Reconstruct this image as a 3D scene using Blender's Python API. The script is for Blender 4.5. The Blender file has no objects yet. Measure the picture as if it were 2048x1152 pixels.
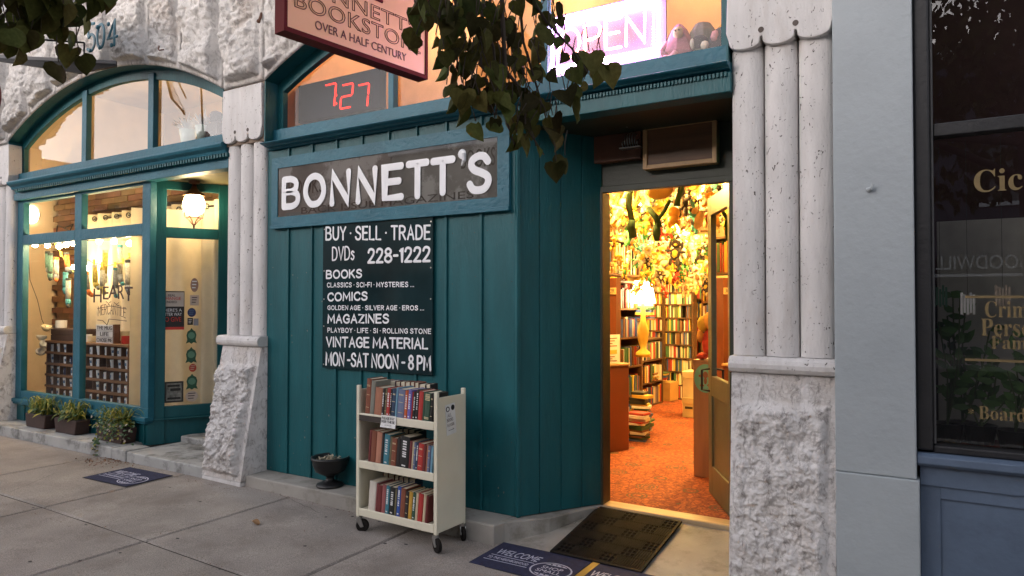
import bpy, bmesh, math, random
from mathutils import Vector, Matrix, noise
random.seed(7)
V = Vector
sc = bpy.context.scene
COL = sc.collection

# ------------------------------------------------------------------ camera, world, sun, exposure
CAM = V((0.0, -3.92, 1.6))
CR = V((0.8557828, 0.5173341, 0.0011148)); CU = V((0.0094028, -0.0177087, 0.9997990)); CF = V((-0.5172498, 0.8556003, 0.0200192))
FPX = 1378.61
cam_d = bpy.data.cameras.new('camera'); cam = bpy.data.objects.new('camera', cam_d); COL.objects.link(cam)
cam.matrix_world = Matrix(((CR.x, CU.x, -CF.x, CAM.x), (CR.y, CU.y, -CF.y, CAM.y), (CR.z, CU.z, -CF.z, CAM.z), (0, 0, 0, 1)))
cam_d.sensor_width = 36.0; cam_d.lens = 36.0*FPX/2048; cam_d.clip_start = 0.05; cam_d.clip_end = 500
sc.camera = cam
SUN_EL, SUN_ROT = math.radians(7), math.radians(205)
w = bpy.data.worlds.new('World'); sc.world = w; w.use_nodes = True
wn = w.node_tree; wn.nodes.clear()
sky = wn.nodes.new('ShaderNodeTexSky'); sky.sky_type = 'NISHITA'; sky.sun_disc = False
sky.sun_elevation = SUN_EL; sky.sun_rotation = SUN_ROT; sky.air_density = 1.0; sky.dust_density = 3.0; sky.ozone_density = 1.0
hs_ = wn.nodes.new('ShaderNodeHueSaturation'); hs_.inputs['Saturation'].default_value = 0.30
tint = wn.nodes.new('ShaderNodeMixRGB'); tint.blend_type = 'MULTIPLY'; tint.inputs[0].default_value = 1; tint.inputs[2].default_value = (0.98, 0.95, 1.0, 1)
bg = wn.nodes.new('ShaderNodeBackground'); bg.inputs['Strength'].default_value = 0.15
wo = wn.nodes.new('ShaderNodeOutputWorld')
wn.links.new(sky.outputs[0], hs_.inputs['Color']); wn.links.new(hs_.outputs[0], tint.inputs[1])
wn.links.new(tint.outputs[0], bg.inputs['Color']); wn.links.new(bg.outputs[0], wo.inputs['Surface'])
sd = bpy.data.lights.new('sun', 'SUN'); sd.energy = 0.5; sd.angle = math.radians(20); sd.color = (1, 0.9, 0.8)
so = bpy.data.objects.new('sun', sd); COL.objects.link(so)
sdir = V((math.sin(SUN_ROT)*math.cos(SUN_EL), math.cos(SUN_ROT)*math.cos(SUN_EL), math.sin(SUN_EL)))
so.rotation_euler = sdir.to_track_quat('Z', 'Y').to_euler(); so.location = sdir*30
vs = sc.view_settings; sc.display_settings.display_device = 'sRGB'
vs.view_transform = 'Standard'; vs.look = 'None'; vs.gamma = 1; vs.use_curve_mapping = False; vs.exposure = 2.2
sc.render.engine = 'CYCLES'
cy = sc.cycles; cy.max_bounces = 7; cy.transparent_max_bounces = 24; cy.diffuse_bounces = 3; cy.glossy_bounces = 4
cy.sample_clamp_indirect = 6; cy.use_denoising = True; cy.caustics_reflective = False; cy.caustics_refractive = False
try: cy.denoiser = 'OPENIMAGEDENOISE'
except Exception: pass
LK = 1.0   # scale of every lamp in the scene

# ------------------------------------------------------------------ measuring: sight lines of the survey camera onto real planes
def ray(px, py): return CR*((px-1024)/FPX) - CU*((py-576)/FPX) + CF
def onY(px, py, Y): r = ray(px, py); return CAM + r*((Y-CAM.y)/r.y)
def onZ(px, py, Z): r = ray(px, py); return CAM + r*((Z-CAM.z)/r.z)
def onX(px, py, X): r = ray(px, py); return CAM + r*((X-CAM.x)/r.x)

# ------------------------------------------------------------------ materials
MATS = {}
def srgb(h):
    if isinstance(h, str):
        h = h.lstrip('#'); h = [int(h[i:i+2], 16)/255 for i in (0, 2, 4)]
        return tuple(((c+0.055)/1.055)**2.4 if c > 0.04045 else c/12.92 for c in h)
    return tuple(h)
def mat(name, col, rough=0.6, var=0.15, vscale=6.0, bump=0.0, bscale=60.0, metal=0.0, dirt=None, dscale=3.0, dmin=0.5, dmax=0.75,
        spec=0.5, rnd=0.0, stretch=None, trans=0.0, coat=0.0):
    if name in MATS: return MATS[name]
    m = bpy.data.materials.new(name); m.use_nodes = True; nt = m.node_tree; N = nt.nodes; L = nt.links
    b = N['Principled BSDF']; b.inputs['Roughness'].default_value = rough; b.inputs['Metallic'].default_value = metal
    b.inputs['Specular IOR Level'].default_value = spec; b.inputs['Coat Weight'].default_value = coat
    c = (*srgb(col), 1)
    tc = N.new('ShaderNodeTexCoord'); src = tc.outputs['Object']
    if stretch:
        mp = N.new('ShaderNodeMapping'); mp.inputs['Scale'].default_value = stretch; L.new(src, mp.inputs['Vector']); src = mp.outputs[0]
    no = N.new('ShaderNodeTexNoise'); no.inputs['Scale'].default_value = vscale; no.inputs['Detail'].default_value = 6; L.new(src, no.inputs['Vector'])
    hv = N.new('ShaderNodeHueSaturation'); hv.inputs['Color'].default_value = c
    mr = N.new('ShaderNodeMapRange'); mr.inputs[1].default_value = 0.3; mr.inputs[2].default_value = 0.7
    mr.inputs[3].default_value = 1-var; mr.inputs[4].default_value = 1+var; L.new(no.outputs[0], mr.inputs[0])
    val = mr.outputs[0]
    if rnd:
        oi = N.new('ShaderNodeObjectInfo'); m2 = N.new('ShaderNodeMapRange'); m2.inputs[3].default_value = 1-rnd; m2.inputs[4].default_value = 1+rnd
        L.new(oi.outputs['Random'], m2.inputs[0]); mm = N.new('ShaderNodeMath'); mm.operation = 'MULTIPLY'
        L.new(val, mm.inputs[0]); L.new(m2.outputs[0], mm.inputs[1]); val = mm.outputs[0]
        m3 = N.new('ShaderNodeMapRange'); m3.inputs[3].default_value = 0.5-rnd*0.08; m3.inputs[4].default_value = 0.5+rnd*0.08
        w1 = N.new('ShaderNodeMath'); w1.operation = 'MULTIPLY'; w1.inputs[1].default_value = 7.31; w2 = N.new('ShaderNodeMath'); w2.operation = 'FRACT'
        L.new(oi.outputs['Random'], w1.inputs[0]); L.new(w1.outputs[0], w2.inputs[0]); L.new(w2.outputs[0], m3.inputs[0]); L.new(m3.outputs[0], hv.inputs['Hue'])
    L.new(val, hv.inputs['Value']); out = hv.outputs[0]
    if dirt is not None:
        n2 = N.new('ShaderNodeTexNoise'); n2.inputs['Scale'].default_value = dscale; n2.inputs['Detail'].default_value = 10; n2.inputs['Roughness'].default_value = 0.7
        L.new(src, n2.inputs['Vector'])
        r2 = N.new('ShaderNodeMapRange'); r2.inputs[1].default_value = dmin; r2.inputs[2].default_value = dmax; L.new(n2.outputs[0], r2.inputs[0])
        mx = N.new('ShaderNodeMixRGB'); mx.inputs[2].default_value = (*srgb(dirt), 1); L.new(r2.outputs[0], mx.inputs[0]); L.new(out, mx.inputs[1]); out = mx.outputs[0]
    L.new(out, b.inputs['Base Color'])
    if bump:
        n3 = N.new('ShaderNodeTexNoise'); n3.inputs['Scale'].default_value = bscale; n3.inputs['Detail'].default_value = 8; L.new(src, n3.inputs['Vector'])
        bp = N.new('ShaderNodeBump'); bp.inputs['Strength'].default_value = bump; bp.inputs['Distance'].default_value = 0.01
        L.new(n3.outputs[0], bp.inputs['Height']); L.new(bp.outputs[0], b.inputs['Normal'])
    if trans:
        tr = N.new('ShaderNodeBsdfTranslucent'); L.new(out, tr.inputs['Color']); mxs = N.new('ShaderNodeMixShader'); mxs.inputs[0].default_value = trans
        L.new(b.outputs[0], mxs.inputs[1]); L.new(tr.outputs[0], mxs.inputs[2]); L.new(mxs.outputs[0], N['Material Output'].inputs[0])
    MATS[name] = m; return m
def glow(name, col, strength):
    m = bpy.data.materials.new(name); m.use_nodes = True; b = m.node_tree.nodes['Principled BSDF']
    b.inputs['Base Color'].default_value = (*srgb(col), 1); b.inputs['Emission Color'].default_value = (*srgb(col), 1)
    b.inputs['Emission Strength'].default_value = strength; MATS[name] = m; return m
def glassm(name, tintc=(1, 1, 1), gain=2.0, rough=0.0, ior=1.5):
    m = bpy.data.materials.new(name); m.use_nodes = True; nt = m.node_tree; N = nt.nodes; L = nt.links; N.remove(N['Principled BSDF'])
    t = N.new('ShaderNodeBsdfTransparent'); t.inputs[0].default_value = (*tintc, 1)
    g = N.new('ShaderNodeBsdfGlossy'); g.inputs['Roughness'].default_value = rough; g.inputs['Color'].default_value = (1, 1, 1, 1)
    f = N.new('ShaderNodeFresnel'); f.inputs['IOR'].default_value = ior
    mu = N.new('ShaderNodeMath'); mu.operation = 'MULTIPLY'; mu.use_clamp = True; mu.inputs[1].default_value = gain; L.new(f.outputs[0], mu.inputs[0])
    mx = N.new('ShaderNodeMixShader'); L.new(mu.outputs[0], mx.inputs[0]); L.new(t.outputs[0], mx.inputs[1]); L.new(g.outputs[0], mx.inputs[2])
    L.new(mx.outputs[0], N['Material Output'].inputs[0]); MATS[name] = m; return m

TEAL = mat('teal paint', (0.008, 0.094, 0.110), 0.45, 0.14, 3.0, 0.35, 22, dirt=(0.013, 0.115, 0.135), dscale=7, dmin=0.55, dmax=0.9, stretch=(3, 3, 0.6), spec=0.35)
TEAL_L = mat('blue teal trim paint', (0.016, 0.118, 0.168), 0.45, 0.14, 3.0, 0.5, 30, dirt=(0.035, 0.16, 0.21), dscale=6, dmin=0.55, dmax=0.8, spec=0.35)
TEAL_D = TEAL
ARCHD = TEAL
OLIVE = mat('dark olive tone', (0.022, 0.028, 0.016), 0.5, 0.2, 4, 0.15, 40)  # one even dark olive for door header, jambs, soffit and entry walls
def stone_mat(name, base, pits=0.0, stain=(0.30, 0.22, 0.15), rough=0.75, crev=0.0, **kw):
    m = mat(name, base, rough, 0.12, 5, 0.9 if crev else 0.5, 45, dirt=stain, dscale=kw.get('ds', 2.2), dmin=0.52, dmax=0.80, stretch=kw.get('stretch'))
    nt = m.node_tree; N = nt.nodes; L = nt.links; b = N['Principled BSDF']; tc = [n for n in N if n.type == 'TEX_COORD'][0]
    if pits:      # small worm-shaped pits of painted travertine-like stone
        vo = N.new('ShaderNodeTexNoise'); vo.inputs['Scale'].default_value = 38; vo.inputs['Detail'].default_value = 3; vo.inputs['Distortion'].default_value = 1.6
        mpp = N.new('ShaderNodeMapping'); mpp.inputs['Scale'].default_value = (1.2, 1, 0.7)
        L.new(tc.outputs['Object'], mpp.inputs['Vector']); L.new(mpp.outputs[0], vo.inputs['Vector'])
        mk = N.new('ShaderNodeMapRange'); mk.inputs[1].default_value = 0.665; mk.inputs[2].default_value = 0.70; L.new(vo.outputs[0], mk.inputs[0])
        old = b.inputs['Base Color'].links[0].from_socket
        mx = N.new('ShaderNodeMixRGB'); mx.inputs[2].default_value = (0.07, 0.055, 0.045, 1); L.new(old, mx.inputs[1])
        mm = N.new('ShaderNodeMath'); mm.operation = 'MULTIPLY'; mm.inputs[1].default_value = pits; L.new(mk.outputs[0], mm.inputs[0]); L.new(mm.outputs[0], mx.inputs[0])
        L.new(mx.outputs[0], b.inputs['Base Color'])
        bp = N.new('ShaderNodeBump'); bp.invert = True; bp.inputs['Strength'].default_value = 0.9; bp.inputs['Distance'].default_value = 0.006
        L.new(mk.outputs[0], bp.inputs['Height']); L.new(b.inputs['Normal'].links[0].from_socket, bp.inputs['Normal']); L.new(bp.outputs[0], b.inputs['Normal'])
    if crev:      # grime of its own shape on the broken stone
        vo = N.new('ShaderNodeTexNoise'); vo.inputs['Scale'].default_value = 16; vo.inputs['Detail'].default_value = 12; vo.inputs['Roughness'].default_value = 0.75; vo.inputs['Distortion'].default_value = 0.8
        mpp = N.new('ShaderNodeMapping'); mpp.inputs['Scale'].default_value = (1.5, 1, 0.7)
        L.new(tc.outputs['Object'], mpp.inputs['Vector']); L.new(mpp.outputs[0], vo.inputs['Vector'])
        mk = N.new('ShaderNodeMapRange'); mk.inputs[1].default_value = 0.50; mk.inputs[2].default_value = 0.68; L.new(vo.outputs[0], mk.inputs[0])
        old = b.inputs['Base Color'].links[0].from_socket
        mx = N.new('ShaderNodeMixRGB'); mx.inputs[2].default_value = (0.10, 0.08, 0.07, 1); L.new(old, mx.inputs[1])
        mm = N.new('ShaderNodeMath'); mm.operation = 'MULTIPLY'; mm.inputs[1].default_value = crev; L.new(mk.outputs[0], mm.inputs[0]); L.new(mm.outputs[0], mx.inputs[0])
        L.new(mx.outputs[0], b.inputs['Base Color'])
    return m
STONE_S = stone_mat('painted smooth stone', (0.64, 0.62, 0.61), 0.95, (0.50, 0.45, 0.42), stretch=(2, 2, .5), ds=3.5)
STONE_R = stone_mat('painted rough stone', (0.64, 0.62, 0.61), 0.35, (0.40, 0.33, 0.27), crev=0.85)
STONE_W = stone_mat('weathered arch stone', (0.60, 0.575, 0.55), 0.0, (0.32, 0.22, 0.15), crev=0.75)
MORTAR = mat('pale mortar', (0.22, 0.17, 0.13), 0.9, 0.2, 8, 0.5, 60, dirt=(0.2, 0.12, 0.08), dscale=3)
CONC = mat('sidewalk concrete', (0.325, 0.290, 0.262), 0.85, 0.16, 2.2, 0.8, 220, dirt=(0.21, 0.18, 0.158), dscale=1.7, dmin=0.47, dmax=0.72, rnd=0.05)
for _m in (CONC,):
    N = _m.node_tree.nodes; L = _m.node_tree.links; b = N['Principled BSDF']; old = b.inputs['Base Color'].links[0].from_socket
    n_ = N.new('ShaderNodeTexNoise'); n_.inputs['Scale'].default_value = 170; n_.inputs['Detail'].default_value = 3; L.new([q for q in N if q.type == 'TEX_COORD'][0].outputs['Object'], n_.inputs['Vector'])
    r_ = N.new('ShaderNodeMapRange'); r_.inputs[1].default_value = .3; r_.inputs[2].default_value = .7; r_.inputs[3].default_value = .62; r_.inputs[4].default_value = 1.38; L.new(n_.outputs[0], r_.inputs[0])
    x_ = N.new('ShaderNodeMixRGB'); x_.blend_type = 'MULTIPLY'; x_.inputs[0].default_value = 1; L.new(old, x_.inputs[1]); L.new(r_.outputs[0], x_.inputs[2]); L.new(x_.outputs[0], b.inputs['Base Color'])
CONC_L = mat('worn step concrete', (0.33, 0.31, 0.28), 0.85, 0.16, 4, 0.4, 90, dirt=(0.14, 0.13, 0.10), dscale=3.2, dmin=0.5, dmax=0.72)
CURB = mat('painted kerb concrete', (0.38, 0.38, 0.37), 0.8, 0.15, 5, 0.4, 70, dirt=(0.10, 0.10, 0.09), dscale=4.5, dmin=0.48, dmax=0.66)
DARK = mat('joint dirt', (0.045, 0.038, 0.032), 0.95, 0.2, 9)
BLACK = mat('black iron', (0.012, 0.012, 0.013), 0.4, 0.2, 12, 0.15, 60)
WHITE = mat('white paint', (0.82, 0.83, 0.86), 0.5, 0.04, 8)
GOLD = mat('gold leaf lettering', (0.24, 0.175, 0.085), 0.35, 0.1, 20, metal=0.3)
GREY = mat('grey pilaster paint', (0.355, 0.395, 0.42), 0.5, 0.06, 3, 0.4, 26, dirt=(0.30, 0.335, 0.355), dscale=3, dmin=0.54, dmax=0.85)
BLUE = mat('slate blue paint', (0.098, 0.138, 0.205), 0.5, 0.10, 4, 0.3, 30, dirt=(0.07, 0.10, 0.15), dscale=5, dmin=.5, dmax=.8)
PLASTER = mat('cream plaster', (0.72, 0.60, 0.44), 0.8, 0.06, 3, 0.1, 20)
WOOD = mat('brown wood', (0.14, 0.065, 0.03), 0.5, 0.3, 3, 0.2, 30, stretch=(8, 8, 0.8))
WOODH = mat('worn pine shelf board', (0.15, 0.07, 0.03), 0.55, 0.3, 3, 0.2, 30, stretch=(0.8, 8, 8))
CREAM = mat('cream cart enamel', (0.72, 0.68, 0.54), 0.38, 0.05, 5, 0.05, 60, dirt=(0.42, 0.38, 0.30), dscale=4, dmin=0.6, dmax=0.85)
STEEL = mat('dull zinc', (0.45, 0.44, 0.42), 0.35, 0.1, 20, metal=0.9)
RUBBER = mat('black rubber', (0.014, 0.012, 0.011), 0.8, 0.3, 15, 0.2, 80, dirt=(0.03, 0.025, 0.02), dscale=8, spec=0.15)
GLASS = glassm('window glass', (0.96, 0.97, 0.95), 2.0)
GLASS_A = glassm('arched window glass', (0.95, 0.95, 0.94), 1.5)
GLASS_M = glassm('bookstore arch glass', (0.96, 0.95, 0.94), 0.38)
GLASS_L = glassm('display window glass', (0.96, 0.97, 0.95), 0.5)
GLASS_D = glassm('dark office glass', (0.88, 0.88, 0.86), 1.6)

# ------------------------------------------------------------------ mesh helpers
class MB:
    def __init__(s): s.v = []; s.f = []; s.m = []; s.cur = 0
    def add(s, vs, fs):
        o = len(s.v); s.v += [tuple(p) for p in vs]; s.f += [tuple(i+o for i in f) for f in fs]; s.m += [s.cur]*len(fs); return s
    def box(s, x0, x1, y0, y1, z0, z1, mt=None):
        P = [(x, y, z) for z in (z0, z1) for y in (y0, y1) for x in (x0, x1)]
        return s.add([mt @ V(p) for p in P] if mt else P, [(0, 2, 3, 1), (4, 5, 7, 6), (0, 1, 5, 4), (2, 6, 7, 3), (0, 4, 6, 2), (1, 3, 7, 5)])
    def prism(s, poly, org, u, v, n, d):       # poly of (a,b): org+a*u+b*v extruded along n by d
        k = len(poly); A = [org+u*a+v*b for a, b in poly]; B = [p+n*d for p in A]
        return s.add(A+B, [tuple(range(k))[::-1], tuple(range(k, 2*k))]+[(i, (i+1) % k, (i+1) % k+k, i+k) for i in range(k)])
    def cyl(s, p0, p1, r0, r1=None, n=10, cap=True):
        p0 = V(p0); p1 = V(p1); r1 = r0 if r1 is None else r1; d = (p1-p0).normalized(); a = d.orthogonal().normalized(); b = d.cross(a)
        c = [(math.cos(2*math.pi*i/n), math.sin(2*math.pi*i/n)) for i in range(n)]
        vs = [p0+(a*x+b*y)*r0 for x, y in c]+[p1+(a*x+b*y)*r1 for x, y in c]
        fs = [(i, (i+1) % n, (i+1) % n+n, i+n) for i in range(n)]
        if cap: fs += [tuple(range(n))[::-1], tuple(range(n, 2*n))]
        return s.add(vs, fs)
    def tube(s, pts, r, n=8):
        pts = [V(p) for p in pts]
        R = r if isinstance(r, (list, tuple)) else [r]*len(pts); vs = []; a = None
        for i, p in enumerate(pts):
            d = (pts[min(i+1, len(pts)-1)]-pts[max(i-1, 0)]).normalized()
            a = d.orthogonal().normalized() if a is None else (a-d*a.dot(d)).normalized(); b = d.cross(a)
            vs += [p+(a*math.cos(2*math.pi*k/n)+b*math.sin(2*math.pi*k/n))*R[i] for k in range(n)]
        fs = [(i*n+k, i*n+(k+1) % n, (i+1)*n+(k+1) % n, (i+1)*n+k) for i in range(len(pts)-1) for k in range(n)]
        fs += [tuple(range(n))[::-1], tuple(range((len(pts)-1)*n, len(pts)*n))]
        return s.add(vs, fs)
    def lathe(s, prof, c, n=24):
        c = V(c); vs = []; fs = []
        for r, z in prof: vs += [c+V((r*math.cos(2*math.pi*k/n), r*math.sin(2*math.pi*k/n), z)) for k in range(n)]
        for i in range(len(prof)-1):
            fs += [(i*n+k, i*n+(k+1) % n, (i+1)*n+(k+1) % n, (i+1)*n+k) for k in range(n)]
        return s.add(vs, fs)
    def ell(s, c, r, n=10, rot=None):
        c = V(c); r = V(r) if not isinstance(r, (int, float)) else V((r, r, r)); h = n//2; vs = []; fs = []
        for i in range(h+1):
            t = math.pi*i/h
            for k in range(n):
                p = V((r.x*math.sin(t)*math.cos(2*math.pi*k/n), r.y*math.sin(t)*math.sin(2*math.pi*k/n), r.z*math.cos(t)))
                vs.append(c+(rot @ p if rot else p))
        for i in range(h): fs += [(i*n+k, (i+1)*n+k, (i+1)*n+(k+1) % n, i*n+(k+1) % n) for k in range(n)]
        return s.add(vs, fs)
    def quad(s, a, b, c, d): return s.add([a, b, c, d], [(0, 1, 2, 3)])
    def grid(s, fn, nx, ny):
        vs = [fn(i/nx, j/ny) for j in range(ny+1) for i in range(nx+1)]
        return s.add(vs, [(j*(nx+1)+i, j*(nx+1)+i+1, (j+1)*(nx+1)+i+1, (j+1)*(nx+1)+i) for j in range(ny) for i in range(nx)])
    def build(s, name, mats, parent=None, smooth=False, bevel=0.0, loc=None, kind=None):
        me = bpy.data.meshes.new(name); me.from_pydata(s.v, [], s.f); me.validate(); me.update()
        for m in (mats if isinstance(mats, (list, tuple)) else [mats]): me.materials.append(m)
        if len(me.polygons) == len(s.m): me.polygons.foreach_set('material_index', s.m)
        if smooth: me.polygons.foreach_set('use_smooth', [True]*len(me.polygons))
        o = bpy.data.objects.new(name, me); COL.objects.link(o)
        if parent: o.parent = parent
        if loc: o.location = loc
        if bevel:
            bv = o.modifiers.new('bevel', 'BEVEL'); bv.width = bevel; bv.segments = 2; bv.limit_method = 'ANGLE'; bv.angle_limit = math.radians(40)
        if kind: o['kind'] = kind
        return o
def tag(o, label, cat, group=None, kind=None):
    o['label'] = label; o['category'] = cat
    if group: o['group'] = group
    if kind: o['kind'] = kind
    return o
def thing(name, label, cat, loc=(0, 0, 0), rz=0, group=None, rot=None):
    o = bpy.data.objects.new(name, None); COL.objects.link(o); o.location = loc; o.rotation_euler = rot or (0, 0, rz); o.empty_display_size = 0.1
    return tag(o, label, cat, group)
def struct(name, mb, m, parent=None, **k): return mb.build(name, m, parent, kind='structure', **k)
def dup(o, loc=None, rz=None, label=None, scale=None, rot=None):
    c = o.copy(); COL.objects.link(c)
    if loc is not None: c.location = loc
    if rz is not None: c.rotation_euler = (0, 0, rz)
    if rot is not None: c.rotation_euler = rot
    if scale is not None: c.scale = scale if isinstance(scale, (tuple, list, Vector)) else (scale,)*3
    if label: c['label'] = label
    for ch in list(o.children):
        d = ch.copy(); COL.objects.link(d); d.parent = c
        for g in list(ch.children):
            e = g.copy(); COL.objects.link(e); e.parent = d
    return c
def inst(me, name, parent=None, loc=(0, 0, 0), rot=(0, 0, 0), scale=(1, 1, 1)):
    o = bpy.data.objects.new(name, me); COL.objects.link(o); o.parent = parent; o.location = loc; o.rotation_euler = rot; o.scale = scale; return o
def lamp(kind, loc, energy, col, parent=None, size=0.1, rot=None, sizey=None):
    d = bpy.data.lights.new('lamp_light', kind); d.energy = energy*LK; d.color = col
    if kind == 'POINT': d.shadow_soft_size = size
    if kind == 'AREA':
        d.size = size
        if sizey: d.shape = 'RECTANGLE'; d.size_y = sizey
    o = bpy.data.objects.new('lamp_light', d); COL.objects.link(o); o.location = loc
    if rot: o.rotation_euler = rot
    if parent: o.parent = parent
    return o

# ------------------------------------------------------------------ lettering: brush strokes and plain type
GL = {
'A': (6, 'l0,0 3,10 6,0|l1.2,3.6 4.8,3.6'), 'B': (6, 'l0,0 0,10|s0,10 1.5,10 3.2,9.9 4.8,9 5.2,7.5 4.6,6 3,5.35 1.5,5.3 0,5.3|s1,5.3 2.6,5.3 3.8,5.1 5.4,4.3 5.9,2.6 5.3,.9 3.6,.05 1.8,0 0,0'),
'C': (6, 's6,8 5,9.6 3.3,10 1.4,9 .2,6.8 .1,4 1.2,1.2 3.2,0 5,.4 6,1.9'), 'D': (6, 'l0,0 0,10|s0,10 2.5,10 4.8,8.6 5.9,5.6 5.5,2.4 3.6,.4 0,0'),
'E': (5, 'l5,10 0,10 0,0 5,0|l0,5.2 4.3,5.2'), 'F': (5, 'l5,10 0,10 0,0|l0,5 4.2,5'),
'G': (6.4, 's6,8 5,9.6 3.3,10 1.4,9 .2,6.8 .1,4 1.2,1.2 3.2,0 5,.4 6.2,1.6|l6.2,1.6 6.2,4.6 3.8,4.6'), 'H': (6, 'l0,0 0,10|l6,0 6,10|l0,5.2 6,5.2'),
'I': (0.4, 'l.2,0 .2,10'), 'J': (4.5, 's4,10 4.1,3 3.2,.6 1.6,0 0,1.5'), 'K': (5.6, 'l0,0 0,10|l5.2,10 .2,4.4|l1.8,6 5.6,0'), 'L': (4.6, 'l0,10 0,0 4.6,0'),
'M': (7.4, 'l0,0 .6,10 3.7,2.6 6.8,10 7.4,0'), 'N': (6, 'l0,0 0,10 6,0 6,10'), 'O': (7, 's3.5,10 1.2,8.8 .1,6 .3,3 1.8,.5 3.5,0 5.3,.6 6.8,3 6.9,6 5.8,8.8 3.5,10'),
'P': (5.4, 'l0,0 0,10|s0,10 1.5,10 3,9.95 4.9,9 5.4,7.3 4.8,5.6 3,4.75 1.5,4.7 0,4.7'), 'Q': (7, 's3.5,10 1.2,8.8 .1,6 .3,3 1.8,.5 3.5,0 5.3,.6 6.8,3 6.9,6 5.8,8.8 3.5,10|l4.4,2.4 7,-.6'),
'R': (5.8, 'l0,0 0,10|s0,10 1.5,10 3,9.95 4.9,9 5.4,7.5 4.8,5.8 3,5.05 1.5,5 0,5|l2.6,5 5.8,0'), 'S': (5.6, 's5.3,8.2 4.2,9.7 2.6,10 .9,9.1 .5,7.5 1.4,6.1 3.4,5.1 5.1,3.9 5.4,2.2 4.4,.5 2.6,0 .9,.5 0,2'),
'T': (6, 'l0,10 6,10|l3,10 3,0'), 'U': (6, 's0,10 0,3.4 .9,.9 3,0 5.1,.9 6,3.4 6,10'), 'V': (6, 'l0,10 3,0 6,10'), 'W': (8.4, 'l0,10 2,0 4.2,8 6.4,0 8.4,10'),
'X': (5.6, 'l0,10 5.6,0|l0,0 5.6,10'), 'Y': (5.8, 'l0,10 2.9,5 5.8,10|l2.9,5 2.9,0'), 'Z': (5.6, 'l0,10 5.6,10 0,0 5.6,0'),
'0': (5.2, 's2.6,10 .7,8.6 0,5 .7,1.4 2.6,0 4.5,1.4 5.2,5 4.5,8.6 2.6,10'), '1': (2, 'l0,8 1.6,10 1.6,0'), '2': (5, 's.2,7.6 1,9.5 2.7,10 4.4,9 4.6,7 3.4,4.4 0,0|l0,0 5,0'),
'3': (5, 's.2,8.6 2.4,10 4.4,9 4.3,6.8 1.8,5.4|s1.8,5.4 4.6,4.6 5,2.4 3.6,.3 1.6,0 0,1.4'), '4': (5.4, 'l3.8,0 3.8,10 0,3.2 5.4,3.2'), '5': (5, 's4.6,10 .8,10 .5,5.6 2.6,6.2 4.8,4.8 4.8,1.8 2.8,0 0,1'),
'7': (5, 'l0,10 5,10 1.6,0'), '8': (5.2, 's2.6,5.4 .8,6.6 .6,8.6 2.6,10 4.6,8.6 4.4,6.6 2.6,5.4 .4,3.8 .2,1.4 2.6,0 5,1.4 4.8,3.8 2.6,5.4'),
'-': (3, 'l0,4.6 3,4.6'), '.': (.3, 'l0,.2 .2,.2'), '~': (.6, 'l.2,5 .4,5'), "'": (1.2, 's.6,10 .8,8.6 0,7.2'), 's': (3.6, 's3.4,5.4 1.8,6.3 .4,5.3 1.6,3.6 3.4,2.2 2.6,.3 1.2,0 0,.9'), ':': (.4, 'l.2,2.4 .3,2.4|l.2,7 .3,7')}
def smoothp(P, k=5):
    out = []
    for i in range(len(P)-1):
        p0 = P[max(i-1, 0)]; p1 = P[i]; p2 = P[i+1]; p3 = P[min(i+2, len(P)-1)]
        if i == 0 and P[0] == P[-1]: p0 = P[-2]
        if i == len(P)-2 and P[0] == P[-1]: p3 = P[1]
        for j in range(k):
            t = j/k; out.append(tuple(0.5*((2*p1[c])+(-p0[c]+p2[c])*t+(2*p0[c]-5*p1[c]+4*p2[c]-p3[c])*t*t+(-p0[c]+3*p1[c]-3*p2[c]+p3[c])*t**3) for c in (0, 1)))
    return out+[P[-1]]
def strokes(text, gap=2.2, space=3.2):
    x = 0; out = []
    for ch in text:
        if ch == ' ': x += space; continue
        w_, d = GL[ch]
        for st in d.split('|'):
            P = [tuple(float(q) for q in p.split(',')) for p in st[1:].split()]
            if st[0] == 's': P = smoothp(P)
            out.append([(p[0]+x, p[1]) for p in P])
        x += w_+gap
    return out, x-gap
def brush(mb, text, org, u, v, n, height, width, r, gap=2.2, flat=0.25, space=3.2, slant=0.0, arc=0.0, nring=6, close=False):
    S, tw = strokes(text, gap, space); sx = width/tw; sy = height/10
    for P in S:
        Q = [V((p[0]*sx+p[1]*sy*slant, p[1]*sy+arc*(1-(2*p[0]/tw-1)**2))) for p in P]
        R = []
        d0 = (Q[0]-Q[1]).normalized(); d1 = (Q[-1]-Q[-2]).normalized()
        pts = [(Q[0]+d0*r*0.9, 0.3), (Q[0]+d0*r*0.6, 0.8)]+[(q, 1.0) for q in Q]+[(Q[-1]+d1*r*0.6, 0.8), (Q[-1]+d1*r*0.9, 0.3)]
        vs = []; k = nring
        for i, (q, s_) in enumerate(pts):
            a = pts[max(i-1, 0)][0]; b = pts[min(i+1, len(pts)-1)][0]; d = (b-a).normalized(); nn = V((-d.y, d.x))
            f = 1.0
            if 2 < i < len(pts)-3:
                d_1 = (q-a).normalized(); f = 1/max(0.6, abs(d_1.dot(d)))
            for j in range(k):
                t = 2*math.pi*j/k; o2 = nn*(r*s_*f*math.cos(t)); c = q+o2
                vs.append(org+u*c.x+v*c.y+n*(r*flat*s_*math.sin(t)))
        fs = [(i*k+j, i*k+(j+1) % k, (i+1)*k+(j+1) % k, (i+1)*k+j) for i in range(len(pts)-1) for j in range(k)]
        fs += [tuple(range(k)), tuple(range((len(pts)-1)*k, len(pts)*k))[::-1]]
        mb.add(vs, fs)
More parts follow.
